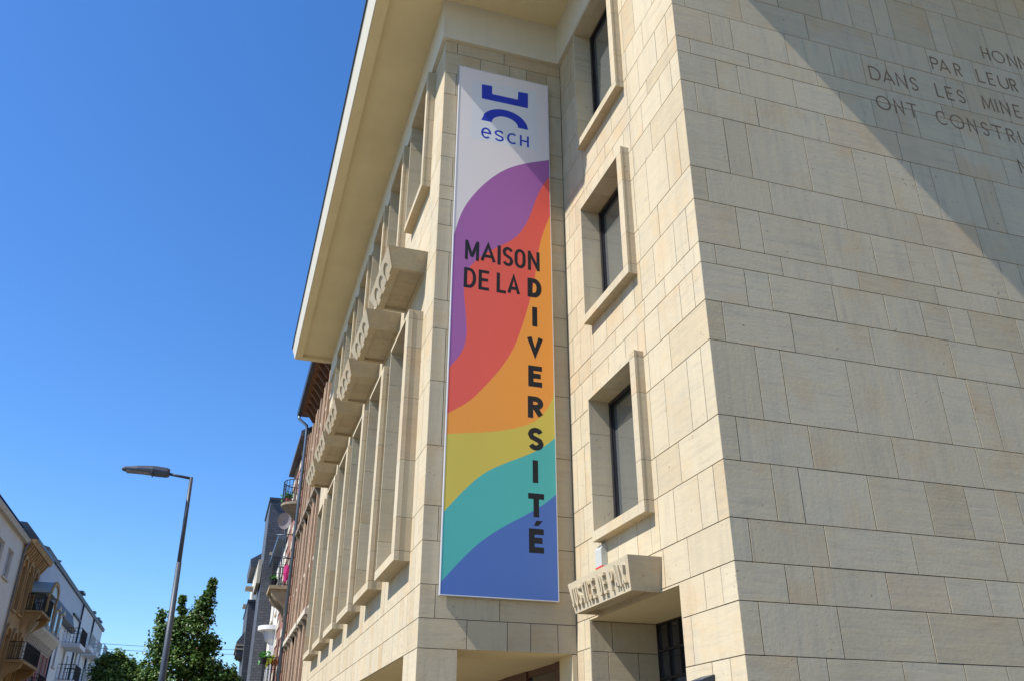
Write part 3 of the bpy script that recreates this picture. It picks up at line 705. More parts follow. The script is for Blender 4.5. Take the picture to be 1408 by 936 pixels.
red = [(5.0, 12.36), (4.85, 12.111), (4.715, 11.779), (4.582, 11.308), (4.421, 10.951), (4.234, 10.7), (3.897, 10.459), (3.628, 10.236), (3.396, 9.956), (3.298, 9.674), (3.307, 9.351), (3.36, 8.917), (3.388, 8.50), (3.3, 8.175), (3.083, 7.877)]
area('red_wave', smooth(red)+[(BX0, BZ0), (BX1, BZ0)], c_red, 2)
org = [(5.0, 11.42), (4.9, 11.158), (4.766, 10.702), (4.696, 10.133), (4.598, 9.578), (4.474, 9.101), (4.354, 8.7), (4.237, 8.377), (4.009, 7.979), (3.732, 7.616), (3.462, 7.292), (3.083, 7.03)]
area('orange_wave', smooth(org)+[(BX0, BZ0), (BX1, BZ0)], c_org, 3)
area('yellow_wave', smooth([(5.0, 7.72), (4.973, 7.516), (4.806, 7.232), (4.576, 7.031), (4.295, 6.913), (3.854, 6.794), (3.423, 6.727), (3.083, 6.67)])+[(BX0, BZ0), (BX1, BZ0)], c_yel, 4)
area('teal_wave', smooth([(5.0, 6.82), (4.797, 6.633), (4.515, 6.464), (4.131, 6.287), (3.757, 6.087), (3.447, 5.794), (3.083, 5.36)])+[(BX0, BZ0), (BX1, BZ0)], c_tea, 5)
area('blue_wave', smooth([(5.0, 5.82), (4.781, 5.63), (4.454, 5.419), (4.084, 5.21), (3.724, 4.957), (3.427, 4.667), (3.083, 4.27)])+[(BX0, BZ0), (BX1, BZ0)], c_blu, 6)
area('logo_ground', [(3.35, 14.44), (4.76, 14.53), (4.745, 12.95), (3.357, 12.92)], c_pale, 1)
area('logo_mark', [(3.552, 14.386), (3.777, 14.4), (3.78, 14.183), (4.335, 14.188), (4.343, 14.404), (4.562, 14.419), (4.559, 14.014), (3.559, 14.006)], c_logo, 2)
area('logo_arch', [(3.557, 13.44), (3.60, 13.56)]+[(4.06+0.495*math.cos(R(a)), 13.44+0.395*math.sin(R(a))) for a in range(155, -1, -8)]+[(4.555, 13.44), (4.34, 13.44)]+[(4.06+0.28*math.cos(R(a)), 13.44+0.21*math.sin(R(a))) for a in range(8, 180, 8)]+[(3.78, 13.44)], c_logo, 2)
pl = lambda u, v, d: (u, YP+0.0042-d, v)
plg = lambda u, v, d: (u, YP+0.0050-d, v)
for ch, a, b in (('e', 3.560, 3.772), ('S', 3.838, 4.04), ('C', 4.106, 4.32), ('H', 4.378, 4.572)):
    glyph_mesh(ch, a, b, 12.99, 13.27, 0.042, plg, 0.0006).build('letter', c_logo, BN)
for ch, a, b in (('m', 3.305, 3.572), ('A', 3.60, 3.90), ('I', 3.93, 3.995), ('S', 4.03, 4.24), ('o', 4.265, 4.485), ('n', 4.53, 4.765)):
    glyph_mesh(ch, a, b, 10.10, 10.52, 0.056 if ch == 'm' else 0.062, pl, 0.0006).build('letter', c_ink, BN)
for ch, a, b in (('D', 3.297, 3.53), ('E', 3.575, 3.775), ('L', 3.92, 4.10), ('A', 4.125, 4.375)):
    glyph_mesh(ch, a, b, 9.505, 9.925, 0.062, pl, 0.0006).build('letter', c_ink, BN)
for ch, a, b, z0, z1 in (('D', 4.52, 4.795, 9.52, 9.925), ('I', 4.60, 4.71, 8.92, 9.32), ('V', 4.50, 4.81, 8.33, 8.74), ('E', 4.522, 4.78, 7.73, 8.135), ('R', 4.51, 4.795, 7.14, 7.545), ('S', 4.51, 4.79, 6.555, 6.965), ('I', 4.583, 4.69, 5.985, 6.38), ('T', 4.505, 4.785, 5.405, 5.805), ('E', 4.514, 4.77, 4.82, 5.215)):
    glyph_mesh(ch, a, b, z0, z1, 0.097 if ch not in 'VS' else 0.092, pl, 0.0006).build('letter', c_ink, BN)
area('accent', [(4.60, 5.262), (4.68, 5.262), (4.755, 5.35), (4.645, 5.35)], c_ink, 7.6)

# ---- siren box and wall box
sr = MB().prism([(5.334-0.10, 4.42), (5.33, 4.42), (5.33, 4.74), (5.334-0.06, 4.74), (5.334-0.10, 4.67)], 1, 11.94, 12.17)
s_ = thing('siren_box', 'small white alarm siren box above the JUSTICE DE PAIX hood', 'alarm siren', (5.33, 12.05, 4.42))
sr.build('housing', WPLAST, s_); MB().box(5.23, 5.33, 11.938, 12.172, 4.40, 4.4195).build('red_base', RPLAST, s_)
s2 = thing('wall_box', 'dark grey wedge-topped metal box on the sunlit wall right of the entrance', 'metal box', (5.33, 9.3, 2.1))
MB().prism([(5.19, 2.30), (5.329, 2.30), (5.329, 2.635), (5.19, 2.585)], 1, 9.17, 9.43).build('casing', LAMPM, s2)
MB().prism([(5.18, 2.587), (5.3285, 2.637), (5.3285, 2.652), (5.18, 2.602)], 1, 9.155, 9.445).build('lid', LAMPM, s2)

# ================================================================= STREET LAMP
LY = 21.55
lp = thing('street_lamp', 'dark grey street lamp with a flat head on a short arm before the sky', 'street lamp', (-1.30, LY, 0.13))
bx, tx_ = -1.01, -1.215
def lpx(z): return bx+(tx_-bx)*(z/8.0)
MB().tube([(lpx(0.13), LY, 0.13), (lpx(1.2), LY, 1.2)], 0.11, 16).build('base_sleeve', LAMPM, lp, True)
MB().tube([(lpx(z), LY, z) for z in (1.2, 6.0)], [0.088, 0.058], 16).build('pole', LAMPM, lp, True)
MB().tube([(lpx(z), LY, z) for z in (6.0, 8.03)], [0.050, 0.043], 16).build('upper_pole', LAMPM, lp, True)
MB().tube([(tx_+0.02, LY, 8.0), (-1.80, LY, 8.07)], 0.034, 12).build('arm', LAMPM, lp, True)
# head: tapered shallow body with flat lens
def loft(secs):
    V = []; Fc = []; n = len(secs[0])
    for s in secs: V += s
    for i in range(len(secs)-1):
        for k in range(n): Fc.append((i*n+k, i*n+(k+1) % n, (i+1)*n+(k+1) % n, (i+1)*n+k))
    Fc += [tuple(range(n)), tuple(range((len(secs)-1)*n, len(secs)*n))]
    return MB().add(V, Fc)
def sec(x, wd, zt_, zb_, zc):
    zt_ = zo+(zt_-zo)*1.18; zb_ = zo+(zb_-zo)*1.1; return [(x, LY-wd, zb_), (x, LY-wd*1.0, zc), (x, LY-wd*0.6, zt_), (x, LY+wd*0.6, zt_), (x, LY+wd, zc), (x, LY+wd, zb_)]
zo = 8.07
loft([sec(-1.72, .08, zo+.08, zo-.05, zo+.02), sec(-1.78, .13, zo+.10, zo-.06, zo+.02), sec(-2.05, .16, zo+.11, zo-.05, zo+.03), sec(-2.10, .17, zo+.11, zo-.035, zo+.03), sec(-2.45, .17, zo+.085, zo-.02, zo+.02), sec(-2.72, .13, zo+.05, zo-.005, zo+.015), sec(-2.78, .09, zo+.035, zo+.0, zo+.01)]).build('lamp_head', LAMPM, lp)
MB().box(-2.68, -2.14, LY-.12, LY+.12, zo-.045, zo-.012, 0.008).build('lens', LAMPG, lp)
MB().box(-2.12, -2.09, LY-.175, LY+.175, zo-.075, zo+.03, 0.005).build('latch', LAMPM, lp)

# ================================================================= TREES
def tree(name, label, base, blobs, nleaf, lsize, mt, seed, trunk_r, limbs):
    rnd = random.Random(seed); t = thing(name, label, 'tree', base)
    mb = MB().tube([(base[0], base[1], 0), (base[0]+.05, base[1], limbs*0.5), (base[0]-.03, base[1]+.05, limbs), (base[0]+.1, base[1], limbs*1.45)], [trunk_r, trunk_r*.8, trunk_r*.6, trunk_r*.2], 9)
    for (x, y, z, rx, ry, rz, wt) in blobs:
        mb.tube([(base[0], base[1], limbs*0.7), ((x+base[0])/2+rnd.uniform(-.2, .2), (y+base[1])/2, (z-rz+limbs*.7)/2), (x, y, z-rz*0.3), (x, y, z+rz*0.8)], [trunk_r*.35, trunk_r*.22, trunk_r*.12, 0.012], 6)
    mb.build('trunk', BARK, t, True)
    V = []; Fc = []; tot = sum(b[6] for b in blobs)
    leafshape = [(0, 0), (.42, .18), (.5, .5), (.22, .62), (0, 1.0), (-.22, .62), (-.5, .5), (-.42, .18)]
    for (x, y, z, rx, ry, rz, wt) in blobs:
        nn = int(nleaf*wt/tot); nc = max(3, nn//26)
        for c in range(nc):
            u = rnd.uniform(-1, 1); a = rnd.uniform(0, 2*math.pi); rr = rnd.uniform(0.55, 1.0)**0.5*rnd.choice((1, 1, 1, .75, 1.08)); s = math.sqrt(1-u*u)
            cx, cyy, cz = x+rx*rr*s*math.cos(a), y+ry*rr*s*math.sin(a), z+rz*rr*u
            cr = min(lsize*rnd.uniform(1.2, 2.4), max(rx, rz)*.6)
            for k in range(26):
                px = cx+rnd.gauss(0, cr*.6); py = cyy+rnd.gauss(0, cr*.6); pz = cz+rnd.gauss(0, cr*.45)
                nrm = Vector((s*math.cos(a)*.5+rnd.gauss(0, .45), s*math.sin(a)*.5+rnd.gauss(0, .45), .75+rnd.gauss(0, .4))).normalized()
                t1 = nrm.cross(Vector((rnd.gauss(0, 1), rnd.gauss(0, 1), rnd.gauss(0, .4)))).normalized(); t2 = nrm.cross(t1)
                sz = lsize*rnd.uniform(.65, 1.15); n0 = len(V)
                for (lx, ly) in leafshape:
                    V.append(Vector((px, py, pz))+t1*lx*sz+t2*(ly-.5)*sz-nrm*abs(lx)*sz*.35)
                Fc += [(n0, n0+1, n0+2, n0+3, n0+4), (n0, n0+4, n0+5, n0+6, n0+7)]
    MB().add(V, Fc).build('crown', mt, t)
    return t
ty = 45.0; K1 = 0.0318
def T1(px, py, rx, rz, wt, dy=0.0):       # laid out from the sketch of the crown: offsets in metres from the tip line
    return (-0.79+(px-292)*K1, ty+dy, 10.0-(py-797)*K1*1.03, rx*K1, rx*K1*1.0, rz*K1, wt)
bl = [T1(293, 803, 3, 7, 5), T1(291, 817, 5, 7, 6), T1(287, 832, 10, 11, 11), T1(284, 852, 14, 13, 14), T1(254, 828, 2.5, 6, 3), T1(255, 842, 5, 6, 4), T1(228, 852, 4, 9, 3), T1(243, 872, 18, 14, 13), T1(262, 862, 12, 10, 8), T1(278, 880, 26, 20, 22), T1(303, 888, 11, 14, 9), T1(235, 900, 15, 17, 13), T1(268, 912, 36, 20, 28), T1(300, 920, 22, 18, 14), T1(325, 928, 18, 11, 11), T1(228, 930, 12, 14, 9), T1(270, 950, 55, 28, 40, 0.4), T1(325, 955, 26, 18, 14), T1(342, 938, 12, 11, 6)]
tree('maple_tree', 'dense dark green tree with two pointed tips behind the street lamp', (-1.6, ty, 0.0), bl, 21000, 0.155, LEAF, 5, 0.24, 4.0)
ty2 = 62.0; K2 = 0.0405
def T2(px, py, rx, rz, wt, dy=0): return (-5.88+(px-165)*K2, ty2+dy, 8.35-(py-898)*K2, rx*K2, rx*K2, rz*K2, wt)
bl = [T2(165, 908, 12, 10, 8), T2(150, 915, 14, 13, 9), T2(180, 920, 14, 12, 9), T2(142, 930, 14, 13, 8), T2(165, 930, 24, 15, 16), T2(196, 920, 9, 9, 3), T2(200, 935, 16, 10, 7), T2(165, 955, 44, 20, 24), T2(203, 912, 4, 4, 1)]
tree('lime_tree', 'smaller round green tree beside the far white apartment block', (-5.9, ty2, 0.0), bl, 9000, 0.19, LEAF2, 9, 0.2, 3.8)

# overhead cables
for z0, lab in ((13.65, 'upper of two thin overhead cables crossing the street behind the trees'), (13.15, 'lower of two thin overhead cables crossing the street behind the trees')):
    c = MB().tube([(-14+20.0*i/12, 104, z0+0.2*((i-6)/6)**2) for i in range(13)], 0.022, 5).build('overhead_cable', IRON)
    tag(c, lab, 'cable', 'overhead cables')

# ================================================================= FAR BUILDINGS
def win_part(parent, xp, sgn, y0, y1, z0, z1, fm=WPLAST, pane=GLASSW, arch=False, sill=TRIM, bars=1, depth=0.18):
    """recessed window; sgn=+1 facade faces +x, -1 faces -x"""
    xi = xp-sgn*depth; f = MB(); t = 0.06
    for (a, b, c, d) in ((y0, y1, z0, z0+t), (y0, y1, z1-t, z1), (y0, y0+t, z0+t, z1-t), (y1-t, y1, z0+t, z1-t)): f.box(xi, xi+sgn*0.05, a, b, c, d)
    for i in range(bars): yy = y0+(y1-y0)*(i+1)/(bars+1); f.box(xi, xi+sgn*0.045, yy-.025, yy+.025, z0+t, z1-t)
    fo = f.build('window', fm, parent)
    MB().box(xi-sgn*.02, xi-sgn*.01, y0, y1, z0, z1).build('pane', pane, fo)
    if sill: MB().box(xp-sgn*depth, xp+sgn*0.10, y0-.08, y1+.08, z0-.13, z0-.002).build('sill', sill, fo)
    return fo
def house(name, label, x, sgn, depth, y0, y1, z1, mt, wins, loc=None, **kw):
    t = thing(name, label, 'building', ((x-sgn*2), (y0+y1)/2, 0))
    hs = [(a, b, c, d) for a, b, c, d in wins]
    wall_mesh('wall', x, 'x', y0, y1, 0, z1, hs, 0.35, mt, t, -sgn)
    MB().box(x-sgn*0.36, x-sgn*depth, y0+0.002, y1-0.002, 0, z1-.01).build('side_walls', kw.get('side', mt), t)
    for h in hs: win_part(t, x, sgn, *h, fm=kw.get('fm', WPLAST), pane=kw.get('pane', GLASSW), sill=kw.get('sill', TRIM), bars=kw.get('bars', 1))
    return t
def railing(mb, pts, z0, z1, step=0.13, r=0.012):
    mb.tube([(x, y, z1) for x, y in pts], 0.025, 5); mb.tube([(x, y, z0+.06) for x, y in pts], 0.015, 5); mb.tube([(x, y, (z0*0.25+z1*.75)) for x, y in pts], 0.012, 5)
    for (a, b) in zip(pts[:-1], pts[1:]):
        n = max(1, int(math.dist(a, b)/step))
        for i in range(n): x = a[0]+(b[0]-a[0])*i/n; y = a[1]+(b[1]-a[1])*i/n; mb.tube([(x, y, z0), (x, y, z1)], r, 4, False)

# ---- left row (faces +x at x=-12)
XL = -12.0
def grid(ys, zs, wd, ht): return [(y, y+wd, z, z+ht) for y in ys for z in zs]
L1 = house('cream_house', 'cream rendered house with a slate mansard roof at the left edge', XL, 1, 9, 46, 58.3, 14.0, CREAM, grid((47.0, 49.6, 52.2, 54.75), (1.2, 4.4, 8.2, 11.4), 1.45, 1.55), bars=0, pane=CURT)
MB().prism([(XL+.25, 13.9), (XL+.32, 14.15), (XL-.3, 14.15), (XL-.3, 13.9)], 1, 46, 58.3).build('cornice', TRIM, L1)
MB().prism([(XL+.30, 14.152), (XL-0.30, 14.86), (XL-4, 15.3), (XL-9, 14.152)], 1, 46, 58.6).build('roof', SLATE, L1)
MB().prism([(XL-.24, 14.87), (XL-.30, 14.97), (XL-.8, 15.02), (XL-.8, 14.93)], 1, 46, 58.3).build('gutter', ZINC, L1)
MB().tube([(XL+.28, 58.0, 13.95), (XL+.1, 58.25, 13.5), (XL+.1, 58.25, 0.1)], 0.06, 8).build('downpipe', PIPE, L1, True)
# L2 ochre
w2 = [(58.9, 60.1, 10.3, 12.9), (60.9, 62.1, 10.3, 12.9), (63.0, 64.0, 10.6, 12.9), (58.9, 60.1, 6.3, 8.9), (61.0, 62.1, 6.3, 8.9), (63.0, 64.0, 6.3, 8.9), (59, 61, .3, 3.4)]
L2 = house('ochre_house', 'ochre stone house with arched windows and corbelled balconies', XL, 1, 9, 58.35, 65.0, 14.0, OCHRE, w2, fm=WOOD, sill=OCHRE)
for a, b, c, d in w2[:6]:
    mb = MB(); cyy = (a+b)/2; r = (b-a)/2
    outer = arc(cyy, d-.15, r+.16, .62+.14, 0, 180, 12); inner = arc(cyy, d-.15, r-.02, .52, 180, 0, 12)
    n = len(outer)
    mb.prism(outer+inner, 0, XL+.01, XL+.14); mb.box(XL+.01, XL+.12, a-.14, a-.01, c-.1, d-.15); mb.box(XL+.01, XL+.12, b+.01, b+.14, c-.1, d-.15)
    mb.build('window_arch', OCHRE, L2)
for i in range(11): MB().prism([(XL+.001, 13.25), (XL+.12, 13.35), (XL+.42, 13.8), (XL+.42, 13.95), (XL+.001, 13.95)], 1, 58.5+i*.6, 58.7+i*.6).build('cornice_bracket', OCHRE, L2)
MB().prism([(XL+.5, 13.952), (XL+.6, 14.25), (XL-.3, 14.25), (XL-.3, 13.952)], 1, 58.3, 65.2).build('cornice', OCHRE, L2)
MB().prism([(XL+.62, 14.252), (XL+.62, 14.42), (XL-.2, 15.3), (XL-8, 16.0), (XL-9, 14.252)], 1, 58.6, 65.2).build('roof', ZINC, L2)
def balcony_box(parent, x, sgn, y0, y1, zf, dep, mt, corb=True, rail=IRON, h=1.0, step=.13, slab=0.16, solid=None):
    bo = MB().box(x, x+sgn*dep, y0, y1, zf-slab, zf).build('balcony', mt, parent)
    rm = MB(); railing(rm, [(x, y0+.04), (x+sgn*(dep-.05), y0+.04), (x+sgn*(dep-.05), y1-.04), (x, y1-.04)], zf, zf+h, step, 0.016); rm.build('railing', rail, bo)
    if corb:
        prof = [(x-sgn*.01, zf-slab-1.25), (x+sgn*.10, zf-slab-1.15), (x+sgn*.16, zf-slab-.85), (x+sgn*.36, zf-slab-.62), (x+sgn*.62, zf-slab-.48), (x+sgn*(dep-.18), zf-slab-.28), (x+sgn*(dep-.08), zf-slab-.001), (x-sgn*.01, zf-slab-.001)]
        for ya in (y0+.15, y1-.55): MB().prism(prof, 1, ya, ya+.4).build('corbel', mt, bo)
    return bo
b_ = balcony_box(L2, XL, 1, 62.4, 66.0, 10.75, 1.1, OCHRE)
# barrel roof over the balcony bay
bm_ = MB().prism(arc(64.4, 11.95, 1.45, 0.85, 0, 180, 12), 0, XL, XL+1.25); bm_.build('barrel_canopy', mat('pale_zinc', (0.34, 0.42, 0.43), 0.5, metal=0.2, var=0.1), L2)
MB().prism(arc(64.4, 11.95, 1.5, 0.9, 0, 180, 12)+arc(64.4, 11.95, 1.2, 0.62, 180, 0, 12), 0, XL+1.251, XL+1.33).build('canopy_arch', OCHRE, L2)
MB().box(XL+1.15, XL+1.27, 65.75, 65.87, 10.76, 11.95).build('canopy_post', OCHRE, L2); MB().box(XL+1.15, XL+1.27, 62.9, 63.02, 10.76, 11.95).build('canopy_post', OCHRE, L2)
balcony_box(L2, XL, 1, 60.2, 65.4, 7.6, 1.1, OCHRE)
# L3 beige with red shutters
w3 = [(67.0, 68.2, 7.0, 9.2), (69.4, 70.5, 7.0, 9.2), (71.8, 72.8, 7.0, 9.2), (73.7, 74.6, 7.0, 9.2), (67.0, 68.2, 3.6, 5.9), (70.2, 71.3, 3.6, 5.9), (73.2, 74.3, 3.6, 5.9)]
L3 = house('beige_house', 'beige stucco house with ornate cornice, red shutters and dormers', XL, 1, 9, 65.05, 75.3, 10.0, BEIGE, w3, sill=BEIGE)
MB().prism([(XL+.01, 9.7), (XL+.2, 9.8), (XL+.5, 10.25), (XL+.55, 10.45), (XL-.3, 10.45), (XL-.3, 9.7)], 1, 65.05, 75.4).build('cornice', BEIGE, L3)
for i in range(17): MB().prism([(XL+.01, 9.25), (XL+.1, 9.3), (XL+.28, 9.72), (XL+.01, 9.72)], 1, 65.3+i*.6, 65.48+i*.6).build('cornice_bracket', BEIGE, L3)
for a, b, c, d in w3[:4]:
    MB().box(XL+.01, XL+.06, a-.55, a-.06, c, d).build('shutter', REDP, L3); MB().box(XL+.01, XL+.06, b+.06, b+.55, c, d).build('shutter', REDP, L3)
MB().prism([(XL+.5, 10.452), (XL-.1, 12.2), (XL-4.5, 13.2), (XL-9, 10.452)], 1, 65.1, 75.3).build('roof', SLATE, L3)
for yy in (66.8, 69.2, 71.6, 73.7):
    dmr = MB().box(XL-.2, XL+.45, yy, yy+.95, 10.6, 12.2).build('dormer', TRIM, L3)
    MB().box(XL+.451, XL+.47, yy+.16, yy+.79, 10.8, 11.95).build('pane', GLASSW, dmr); MB().prism([(yy-.12, 12.2), (yy+.47, 12.55), (yy+1.07, 12.2)], 0, XL-.3, XL+.6).build('dormer_roof', TRIM, dmr)
balcony_box(L3, XL, 1, 67.2, 70.2, 6.45, 1.0, BEIGE)
# L4 white low house with dark roof
w4 = [(77.4, 78.4, 8.9, 10.7), (77.4, 78.4, 5.6, 7.4), (81.6, 82.7, 8.4, 10.6), (84.0, 84.8, 8.6, 10.4), (81.6, 82.7, 5.2, 7.4), (84.0, 84.8, 5.4, 7.2)]
L4 = house('white_house', 'white rendered house with dark slate roof and slatted balconies', XL, 1, 9, 75.4, 86.4, 12.1, WHITE, w4)
MB().tube([(XL+.08, 75.55, 12.1), (XL+.08, 75.55, .1)], .07, 6).build('downpipe', ZINC, L4, True)
MB().prism([(XL+.35, 12.1), (XL-.02, 13.3), (XL-.025, 12.1)], 1, 68.8, 82.6).build('roof', SLATE, L4)
MB().prism([(XL+.3, 12.0), (XL+.45, 12.22), (XL+.2, 12.3), (XL-.2, 12.0)], 1, 75.4, 82.6).build('gutter', ZINC, L4)
MB().box(XL-.5, XL+.0, 82.6, 86.3, 12.1, 13.4).build('attic_wall', WHITE, L4)
MB().prism([(XL-.6, 13.42), (XL+.15, 13.42), (XL+.15, 13.56), (XL-1.2, 13.9)], 1, 82.3, 86.6).build('attic_roof', SLATE, L4)
for y0, zf in ((79.6, 10.9), (80.2, 8.2)): balcony_box(L4, XL, 1, y0, y0+3.6, zf, 1.35, WHITE, corb=False, h=1.15, step=.22, slab=0.3)
# L5 tall white block beyond
w5 = [(y, y+1.1, z, z+1.5) for y in (88.6, 91.0, 96.3, 99.2, 101.8) for z in (3.4, 6.6, 9.9)]+[(99.2, 100.3, 12.2, 13.6)]
L5 = house('white_apartment_block', 'long white apartment block with dark roof edge, downpipes and balconies', XL-.02, 1, 12, 86.45, 104.0, 15.0, WHITE, w5)
MB().prism([(XL+.02, 15.0), (XL+.10, 15.0), (XL+.12, 15.3), (XL-1, 15.6), (XL-12, 15.0)], 1, 65.3, 104.6).build('roof', SLATE, L5)
MB().box(XL-9, XL-.03, 65.3, 86.4, 12.2, 14.98).build('upper_wall', mat('grey_blue_render', (0.42, 0.46, 0.52), 0.85, var=0.06), L5)
for y in (86.6, 95.2): MB().tube([(XL+.08, y, 15.0), (XL+.08, y, .1)], .08, 6).build('downpipe', ZINC, L5, True)
for y0, zf in ((86.8, 11.6), (92.4, 11.7), (97.6, 12.0), (86.8, 8.6), (93.0, 8.8), (99.5, 10.4)): balcony_box(L5, XL, 1, y0, y0+3.4, zf, 1.2, WHITE, corb=False, h=1.0, step=.3, slab=.35, rail=WPLAST)
MB().tube([(XL-.7, 74.0, 15.4), (XL-.7, 74.0, 16.0)], .14, 8).tube([(XL-.7, 74, 16.05), (XL-.7, 74, 16.15)], .28, 8).build('flue', ZINC, L5)
MB().box(XL-.9, XL+.1, 84.5, 86.2, 15.62, 15.78).build('rooflight', ZINC, L5)
for y in (94.5, 98.5, 100.5): MB().box(XL-.8, XL+.12, y, y+1.0, 15.45, 15.62).build('rooflight', ZINC, L5)

# ---- right row
XR = 3.0
wB = []
for z0, hh in ((0.8, 2.3), (4.2, 2.2), (7.2, 1.15), (9.0, 2.5), (12.6, 2.3), (15.6, 1.4)):
    for y in (32.9, 34.3, 36.3, 37.6, 39.6, 40.9): wB.append((y, y+.85, z0, z0+hh))
RB = house('brown_brick_house', 'tall brown brick house with stone sills and boarded eaves beyond the civic building', XR, -1, 9, 32.1, 42.4, 17.5, BRICK, wB, fm=WPLAST, sill=TRIM)
for y in (32.35, 33.95, 35.30, 35.85, 37.25, 38.6, 39.15, 40.55, 41.9):
    for z0, z1 in ((4.1, 6.7), (6.95, 11.7), (11.95, 16.9)): MB().box(XR-.16, XR-.001, y, y+.26, z0, z1).build('brick_pilaster', BRICKT, RB)
for z in (3.9, 6.72, 11.72):
    for y in (32.6, 36.0, 39.35):
        MB().box(XR-.30, XR-.002, y, y+2.9, z, z+.22, 0.01).build('string_course', TRIM if z < 11 else WEATH, RB)
        for yy in (y+.05, y+1.3, y+2.6): MB().prism([(XR-.28, z-.001), (XR-.002, z-.001), (XR-.002, z-.36), (XR-.1, z-.33)], 1, yy, yy+.2).build('bracket', WEATH, RB)
MB().box(XR-.68, XR+1, 32.12, 42.6, 17.95, 18.0).build('boarded_soffit', BROWNWD, RB)
for i in range(12): MB().prism([(XR-.55, 17.949), (XR-.002, 17.949), (XR-.002, 17.35), (XR-.12, 17.35)], 1, 32.6+i*.82, 32.72+i*.82).build('eaves_bracket', BROWNWD, RB)
MB().prism([(XR-.88, 18.12), (XR-.84, 17.94), (XR-.69, 17.94), (XR-.69, 18.2)], 1, 32.12, 42.65).build('gutter', ZINC, RB)
MB().prism([(XR-.8, 18.2), (XR-.69, 18.01), (XR+9, 18.01), (XR+4, 21.5)], 1, 32.12, 42.5).build('roof', SLATE, RB)
MB().tube([(XR-.76, 42.45, 17.95), (XR-.76, 42.4, 17.75), (XR-.34, 42.35, 17.4), (XR-.32, 42.3, 17.0), (XR-.32, 42.3, .1)], .075, 8).build('downpipe', PIPE, RB, True)
# R2 red and cream brick townhouse with balconies
XR2 = 2.80
w6 = [(y, y+1.1, z, z+2.3) for y in (43.6, 46.6) for z in (0.8, 5.4, 9.75, 13.95)]
R2 = house('red_brick_townhouse', 'red and cream brick townhouse with iron balconies beside the brown brick house', XR2, -1, 9, 42.45, 50.0, 17.0, REDB, w6)
for i in range(19):
    z = 1.5+0.85*i
    MB().box(XR2-.05, XR2-.001, 42.5, 43.0 if i % 2 else 43.3, z, z+.4).build('quoin', TRIM, R2)
    MB().box(XR2-.05, XR2-.001, 45.0, 45.6+.3*(i % 2), z+.1, z+.5).build('quoin', TRIM, R2)
    MB().box(XR2-.05, XR2-.001, 48.0+.3*(i % 2), 49.9, z+.1, z+.5).build('stone_band', TRIM, R2)
MB().prism([(XR2-.35, 17.0), (XR2-.35, 17.25), (XR2+4, 19.8), (XR2+9, 17.0)], 1, 42.7, 50).build('roof', SLATE, R2)
def round_balcony(parent, x, yc, zf, rad):
    bo = MB().lathe([(0.15, -.75), (rad*.5, -.5), (rad*.85, -.22), (rad, -.12), (rad, 0), (0.05, 0.0)], (x, yc, zf), 14, R(90), R(270)).build('balcony', WEATH, parent)
    rm = MB(); pts = [(x+rad*.95*math.cos(R(a)), yc+rad*.95*math.sin(R(a))) for a in range(90, 271, 15)]; railing(rm, pts, zf, zf+1.15, .12, .018); rm.build('railing', IRON, bo); return bo
round_balcony(R2, XR2, 44.3, 13.8, 0.85)
balcony_box(R2, XR2, -1, 43.4, 45.6, 9.65, .95, TANST, h=1.3)
balcony_box(R2, XR2, -1, 43.4, 45.4, 5.15, .75, TRIM, h=1.25)
R3 = house('white_bay_house', 'narrow white house with half-round canopy above its bay', XR2-.05, -1, 9, 50.05, 57.9, 13.2, CREAM, [(51.0, 52.2, 3.5, 6.2), (51.0, 52.2, 0.6, 2.8), (54.2, 55.2, 3.5, 6.2), (51, 52, 9.6, 11.6), (54.2, 55.2, 9.6, 11.6)])
MB().lathe([(0.1, -.95), (.5, -.6), (.62, -.2), (.9, -.14), (.9, 0.08), (0.02, 0.08)], (XR2-.05, 51.2, 8.75), 16, R(90), R(270)).build('canopy', WHITE, R3, False)
MB().prism([(2.74, 0), (2.52, 0), (2.52, 7.8), (2.74, 7.8)], 1, 50.5, 51.9).build('bay', WHITE, R3)
MB().prism([(2.28, 13.45), (2.26, 13.6), (2.74, 13.75), (2.74, 13.2)], 1, 49.9, 57.9).build('gutter', PIPE, R3)
MB().prism([(2.35, 13.62), (2.75, 15.6), (6, 17.5), (11, 13.2), (2.75, 13.2)], 1, 50.1, 57.9).build('roof', SLATE, R3)
# slate gables
S1 = thing('slate_gable_house', 'tall narrow house with slate-hung side wall rising behind the balconies', 'building', (3.5, 58, 0))
MB().prism([(2.05, 0), (1.88, 17.75), (6.5, 17.75), (11, 9), (11, 0)], 1, 58.0, 63.5).build('slate_wall', SLATE, S1)
MB().box(1.80, 6.5, 57.9, 63.6, 17.752, 17.95).build('roof_edge', ZINC, S1)
MB().box(1.65, 1.87, 58.5, 62.8, 12.5, 14.0).build('dormer', TRIM, S1)
S2 = thing('slate_side_house', 'lower house with dark slate side wall and projecting bay above the tree', 'building', (3.5, 64.5, 0))
MB().prism([(1.92, 0), (1.46, 12.2), (5.5, 12.2), (9, 7), (9, 0)], 1, 64.0, 72).build('slate_wall', SLATE, S2)
MB().box(1.40, 5.6, 63.9, 72.1, 12.202, 12.36).build('roof_edge', ZINC, S2)
by = MB().prism([(1.66, 8.75), (1.12, 9.0), (1.06, 9.75), (1.60, 10.6), (1.66, 10.6)], 1, 65.5, 69).build('bay', SLATE, S2)
MB().box(1.02, 1.70, 65.4, 69.1, 9.25, 9.32).box(1.02, 1.70, 65.4, 69.1, 9.5, 9.56).build('bay_band', TRIM, by)
S3 = thing('pale_far_house', 'pale far house edge showing left of the slate gable', 'building', (2.4, 74, 0))
